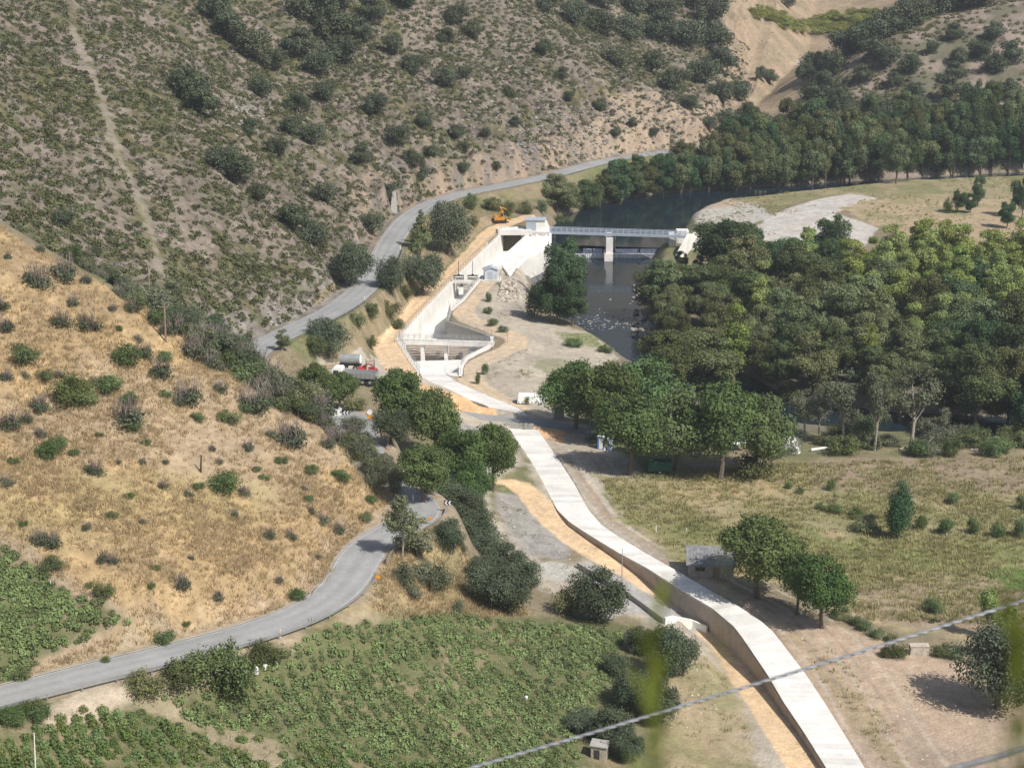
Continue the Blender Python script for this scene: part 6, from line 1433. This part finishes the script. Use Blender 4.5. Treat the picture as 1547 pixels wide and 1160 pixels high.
pole(226, 400, 442, .09, 'bark_pale', 'pale grey pole behind the ridge left of the brown one')
pole(145, 352, 378, .10, 'char', 'small dark pole where mountain scrub meets the golden slope')
pole(54, 1104, 1175, .07, 'concrete', 'pale concrete post in the bottom left vineyard', 'concrete_post', 'post', .03)
for px, a, b, lab in ((991,793,804,'taller white stake in the meadow near the channel'),(1037,797,802,'short white stake in the meadow, right of the taller one'),(1056,798,803,'dark stub stake in the meadow'),(1219,798,804,'dark stake further right in the meadow'),(77,878,888,'pale stake at the corner of the upper left vineyard'),(1430,805,812,'pale stake in the far right of the meadow')):
    pole(px, a, b, .06, 'white' if 'white' in lab or 'pale' in lab else 'char', lab, 'stake', 'stake')
for px, a, b, lab in ((694,448,472,'tall fence post at the inner corner of the canal wall'),):
    pole(678, 455, 484, .05, 'galv', lab, 'steel_post', 'post')
# road signs
def chevron(px, b, lab, flip=1):
    i = ridx(px, b, 13.3); p = P(px, b + 12, 13.2); p = (p[0], p[1], T1(p[0], p[1])); t = thing('chevron_sign', lab, 'road sign', p, R(-5), 'chevron signs on the bends'); t.scale = (.72,.72,.85)
    MB().tube([(0,0,0),(0,0,1.3)], .04, 6).build('post', M['galv'], t); pn = MB().box((0,0,1.55), (1.5,.05,.75)).build('panel', M['navy'], t)
    mb = MB()
    for dx in (-.36,.30):
        for s_ in (-1,1): mb.add([(dx-.26,-.04,1.55),(dx+.02,-.04,1.55+s_*.33),(dx+.32,-.04,1.55+s_*.33),(dx+.04,-.04,1.55),(dx-.26,-.06,1.55),(dx+.02,-.06,1.55+s_*.33),(dx+.32,-.06,1.55+s_*.33),(dx+.04,-.06,1.55)], [(0,1,2,3),(7,6,5,4),(0,4,5,1),(1,5,6,2),(2,6,7,3),(3,7,4,0)])
    mb.build('chevrons', M['white'], pn)
chevron(677, 764, 'chevron sign with white arrows at the tip of the hairpin')
chevron(523, 622, 'chevron sign with white arrows among shrubs left of the mirror sign')
p = P(559, 645, 13); p = (p[0], p[1], T1(p[0], p[1])); t = thing('mirror_sign', 'round white sign above an orange diamond beside the hidden road', 'road sign', p)
MB().tube([(0,0,0),(0,0,2.6)], .04, 6).build('post', M['galv'], t); MB().tube([(0,-.06,2.35),(0,-.02,2.35)], .42, 16).build('round_panel', M['white'], t); MB().box((0,-.05,1.6), (.62,.04,.62), ry=R(45)).build('orange_panel', M['orange'], t)
for px, b, lab in ((571,884,'tiny orange marker at the outside of the lower bend'),(650,792,'tiny orange marker on the guard rail below the hairpin')):
    p = P(px, b, 13.5); p = (p[0], p[1], T1(p[0], p[1])); t = thing('marker', lab, 'road marker', p, 0, 'orange markers by the guard rail'); MB().tube([(0,0,0),(0,0,.7)], .03, 5).build('post', M['galv'], t); MB().add([(-.35,-.03,.65),(.3,-.03,.55),(.3,-.03,.95),(-.1,-.03,1.05),(-.35,.0,.65),(.3,.0,.55),(.3,.0,.95),(-.1,.0,1.05)], [(0,1,2,3),(7,6,5,4),(0,4,5,1),(1,5,6,2),(2,6,7,3),(3,7,4,0)]).build('panel', M['orange'], t)
for px, b, lab in ((424,963,'white delineator on the guard rail right of the drums'),(624,757,'white delineator behind the hairpin guard rail'),(605,377,'white delineator below the pine at the river road'),(551,454,'small white post on the verge above the oak')):
    p = hit(px, b); t = thing('delineator', lab, 'delineator post', p, 0, 'white delineator posts along the road'); MB().box((0,0,.45), (.16,.1,.9)).build('post', M['white'], t); MB().box((0,-.06,.75), (.1,.02,.15)).build('reflector', M['orange'], t)
p = hit(471, 946); t = thing('bracket_frame', 'small dark curved bracket standing at the guard rail of the near road', 'bracket', p)
MB().tube([(0,0,0),(0,0,.95)], .03, 5).build('post', M['char'], t); MB().tube([(-.4,0,.95),(-.32,0,.6),(0,0,.5),(.32,0,.6),(.4,0,.95)], .03, 5).build('hoop', M['char'], t)
p = P(510, 626, 13.2); p = (p[0], p[1], T1(p[0], p[1])); t = tag(MB().box((0,0,.5), (1.1,.6,.9)).box((.4,0,1.0),(.5,.4,.4), ry=.3).box((-.5,-.1,.9),(.4,.4,.5), ry=-.4).build('rubbish_sacks', M['white']), 'white sacks half hidden in shrubs left of the chevron sign', 'sacks'); t.location = p
p = hit(595, 322); mb = MB(); mb.add([(-.9,0,0),(.9,0,0),(.5,1.6,5.2),(-.4,1.6,5.2),(-.9,.3,0),(.9,.3,0),(.5,1.9,5.2),(-.4,1.9,5.2)], [(0,1,2,3),(7,6,5,4),(0,4,5,1),(1,5,6,2),(2,6,7,3),(3,7,4,0)]); t = tag(mb.build('drainage_chute', M['concrete_grey']), 'grey concrete drainage chute running up the slope by the bend', 'drainage chute'); t.location = (p[0], p[1], p[2]-.2)

# ------------------------------------------------------------------ foreground cables and stalks
M['cable'] = mat('aluminium_cable', (.42,.43,.45), .45, metal=.5, noise=[(12,.25)])
M['cable2'] = mat('dark_cable', (.22,.23,.25), .5, metal=.4, noise=[(12,.4)])
def cable(p0, p1, dist, r, m, lab, sag=.0):
    pts = []
    for i in range(41):
        t = -4.2 + 10.4*i/40; px = p0[0] + (p1[0]-p0[0])*t; py = p0[1] + (p1[1]-p0[1])*t; d = raydir(px, py); k = dist / d[1]
        pts.append((d[0]*k, dist, CZ + d[2]*k + sag*((t-.5)**2 - .25) * (1 if abs(t-.5) < 1.5 else .9)))
    s0 = Vector(pts[0]); mb = MB()
    mb.tube([Vector(p) - s0 for p in pts], r*.6, 8)
    for ph in (0, 2*pi/3, 4*pi/3):
        q = []
        for i in range(1200):
            t = i/1199*40; a = int(min(t, 39)); f = t - a; c = Vector(pts[a]).lerp(Vector(pts[a+1]), f) - s0; w = i*.9 + ph; q.append(c + Vector((0, cos(w)*r*.7, sin(w)*r*.7)))
        mb.tube(q, r*.55, 5, cap=False)
    o = mb.build('power_cable', M[m], smooth=True); o.location = s0; tag(o, lab, 'cable', 'twisted cables crossing the foreground')
cable((710,1160), (1547,907), 20, .017, 'cable', 'twisted grey cable crossing the lower right of the view', .1)
cable((1430,1163), (1547,1130), 11, .016, 'cable2', 'thicker dark cable cutting the bottom right corner', .02)
M['stalk'] = mat('green_stalk', (.22,.26,.035), .6, trans=.3)
M['stalk_dark'] = mat('olive_stalk', (.13,.16,.03), .6, trans=.3)
def stalk(px, py, dist, r, leaves, ll, lab, m='stalk', seed=0, lean=.0):
    q = random.Random(seed); d = raydir(px, py); k = dist / d[1]; top = Vector((d[0]*k, dist, CZ + d[2]*k)); gzv = T1(top.x, top.y)
    t = thing('weed_stalk', lab, 'weed stalk', (top.x, top.y, gzv), 0, 'tall weed stalks close to the viewpoint'); h = top.z - gzv
    MB().tube([(0,0,-.05),(lean*.4,.02,h*.5),(lean,0,h)], [r*1.4, r*1.1, r*.6], 6).build('stem', M[m], t)
    mb = MB()
    for i in range(leaves):
        z = h - ll*.3 - i*(.62*min(h,1.0)/max(leaves,1)); th = q.uniform(0, 2*pi); l = ll*q.uniform(.7,1.3); w = l*.11; a = Vector((cos(th), sin(th), 0)); b = Vector((-sin(th), cos(th), 0)); c0 = Vector((lean*z/h, 0, z))
        p1 = c0 + a*l*.22 + Vector((0,0,l*.6)); p2 = c0 + a*l*.42 + Vector((0,0,l*.95))
        mb.add([c0, p1 + b*w, p2, p1 - b*w], [(0,1,2,3)])
    if leaves: mb.build('leaves', M[m], t)
    return t
stalk(986, 940, 2.6, .0045, 34, .08, 'blurred bright green stalk rising left of the channel', seed=1)
stalk(1000, 1010, 2.7, .0020, 8, .05, 'thin stalk just right of the blurred bright stalk', seed=2)
stalk(1092, 850, 2.4, .0016, 5, .03, 'faint blurred stalk in front of the slate roofed shed', 'stalk_dark', seed=3)
stalk(762, 960, 2.2, .0010, 3, .02, 'very faint stalk over the vineyard', 'stalk_dark', seed=4)
stalk(1532, 935, 2.5, .0035, 16, .08, 'large blurred green stalk at the right edge', 'stalk', seed=5)
stalk(1556, 880, 2.5, .0040, 20, .09, 'blurred stalk cut off by the right edge', 'stalk_dark', seed=6)
stalk(1100, 1000, 2.5, .0012, 3, .02, 'faint stalk over the sand strip', 'stalk_dark', seed=7)
# ------------------------------------------------------------------ haze
m = bpy.data.materials.new('haze'); m.use_nodes = True; t_ = m.node_tree; t_.nodes.clear()
pv = t_.nodes.new('ShaderNodeVolumePrincipled'); pv.inputs['Color'].default_value = (.86,.92,1.0,1); pv.inputs['Density'].default_value = .00017; pv.inputs['Anisotropy'].default_value = .3
ou = t_.nodes.new('ShaderNodeOutputMaterial'); t_.links.new(pv.outputs[0], ou.inputs['Volume'])
bb0, bb1 = GZ.min() - 2, GZ.max() + 12
x0h, x1h = GX.min() - 5, GX.max() + 5; y0h, y1h = min(GY.min(), -10) - 5, GY.max() + 5
o = MB().box(((x0h+x1h)/2, (y0h+y1h)/2, (bb0+bb1)/2), (x1h-x0h, y1h-y0h, bb1-bb0)).build('haze', m); o['kind'] = 'stuff'; o['label'] = 'thin pale summer haze over the valley'
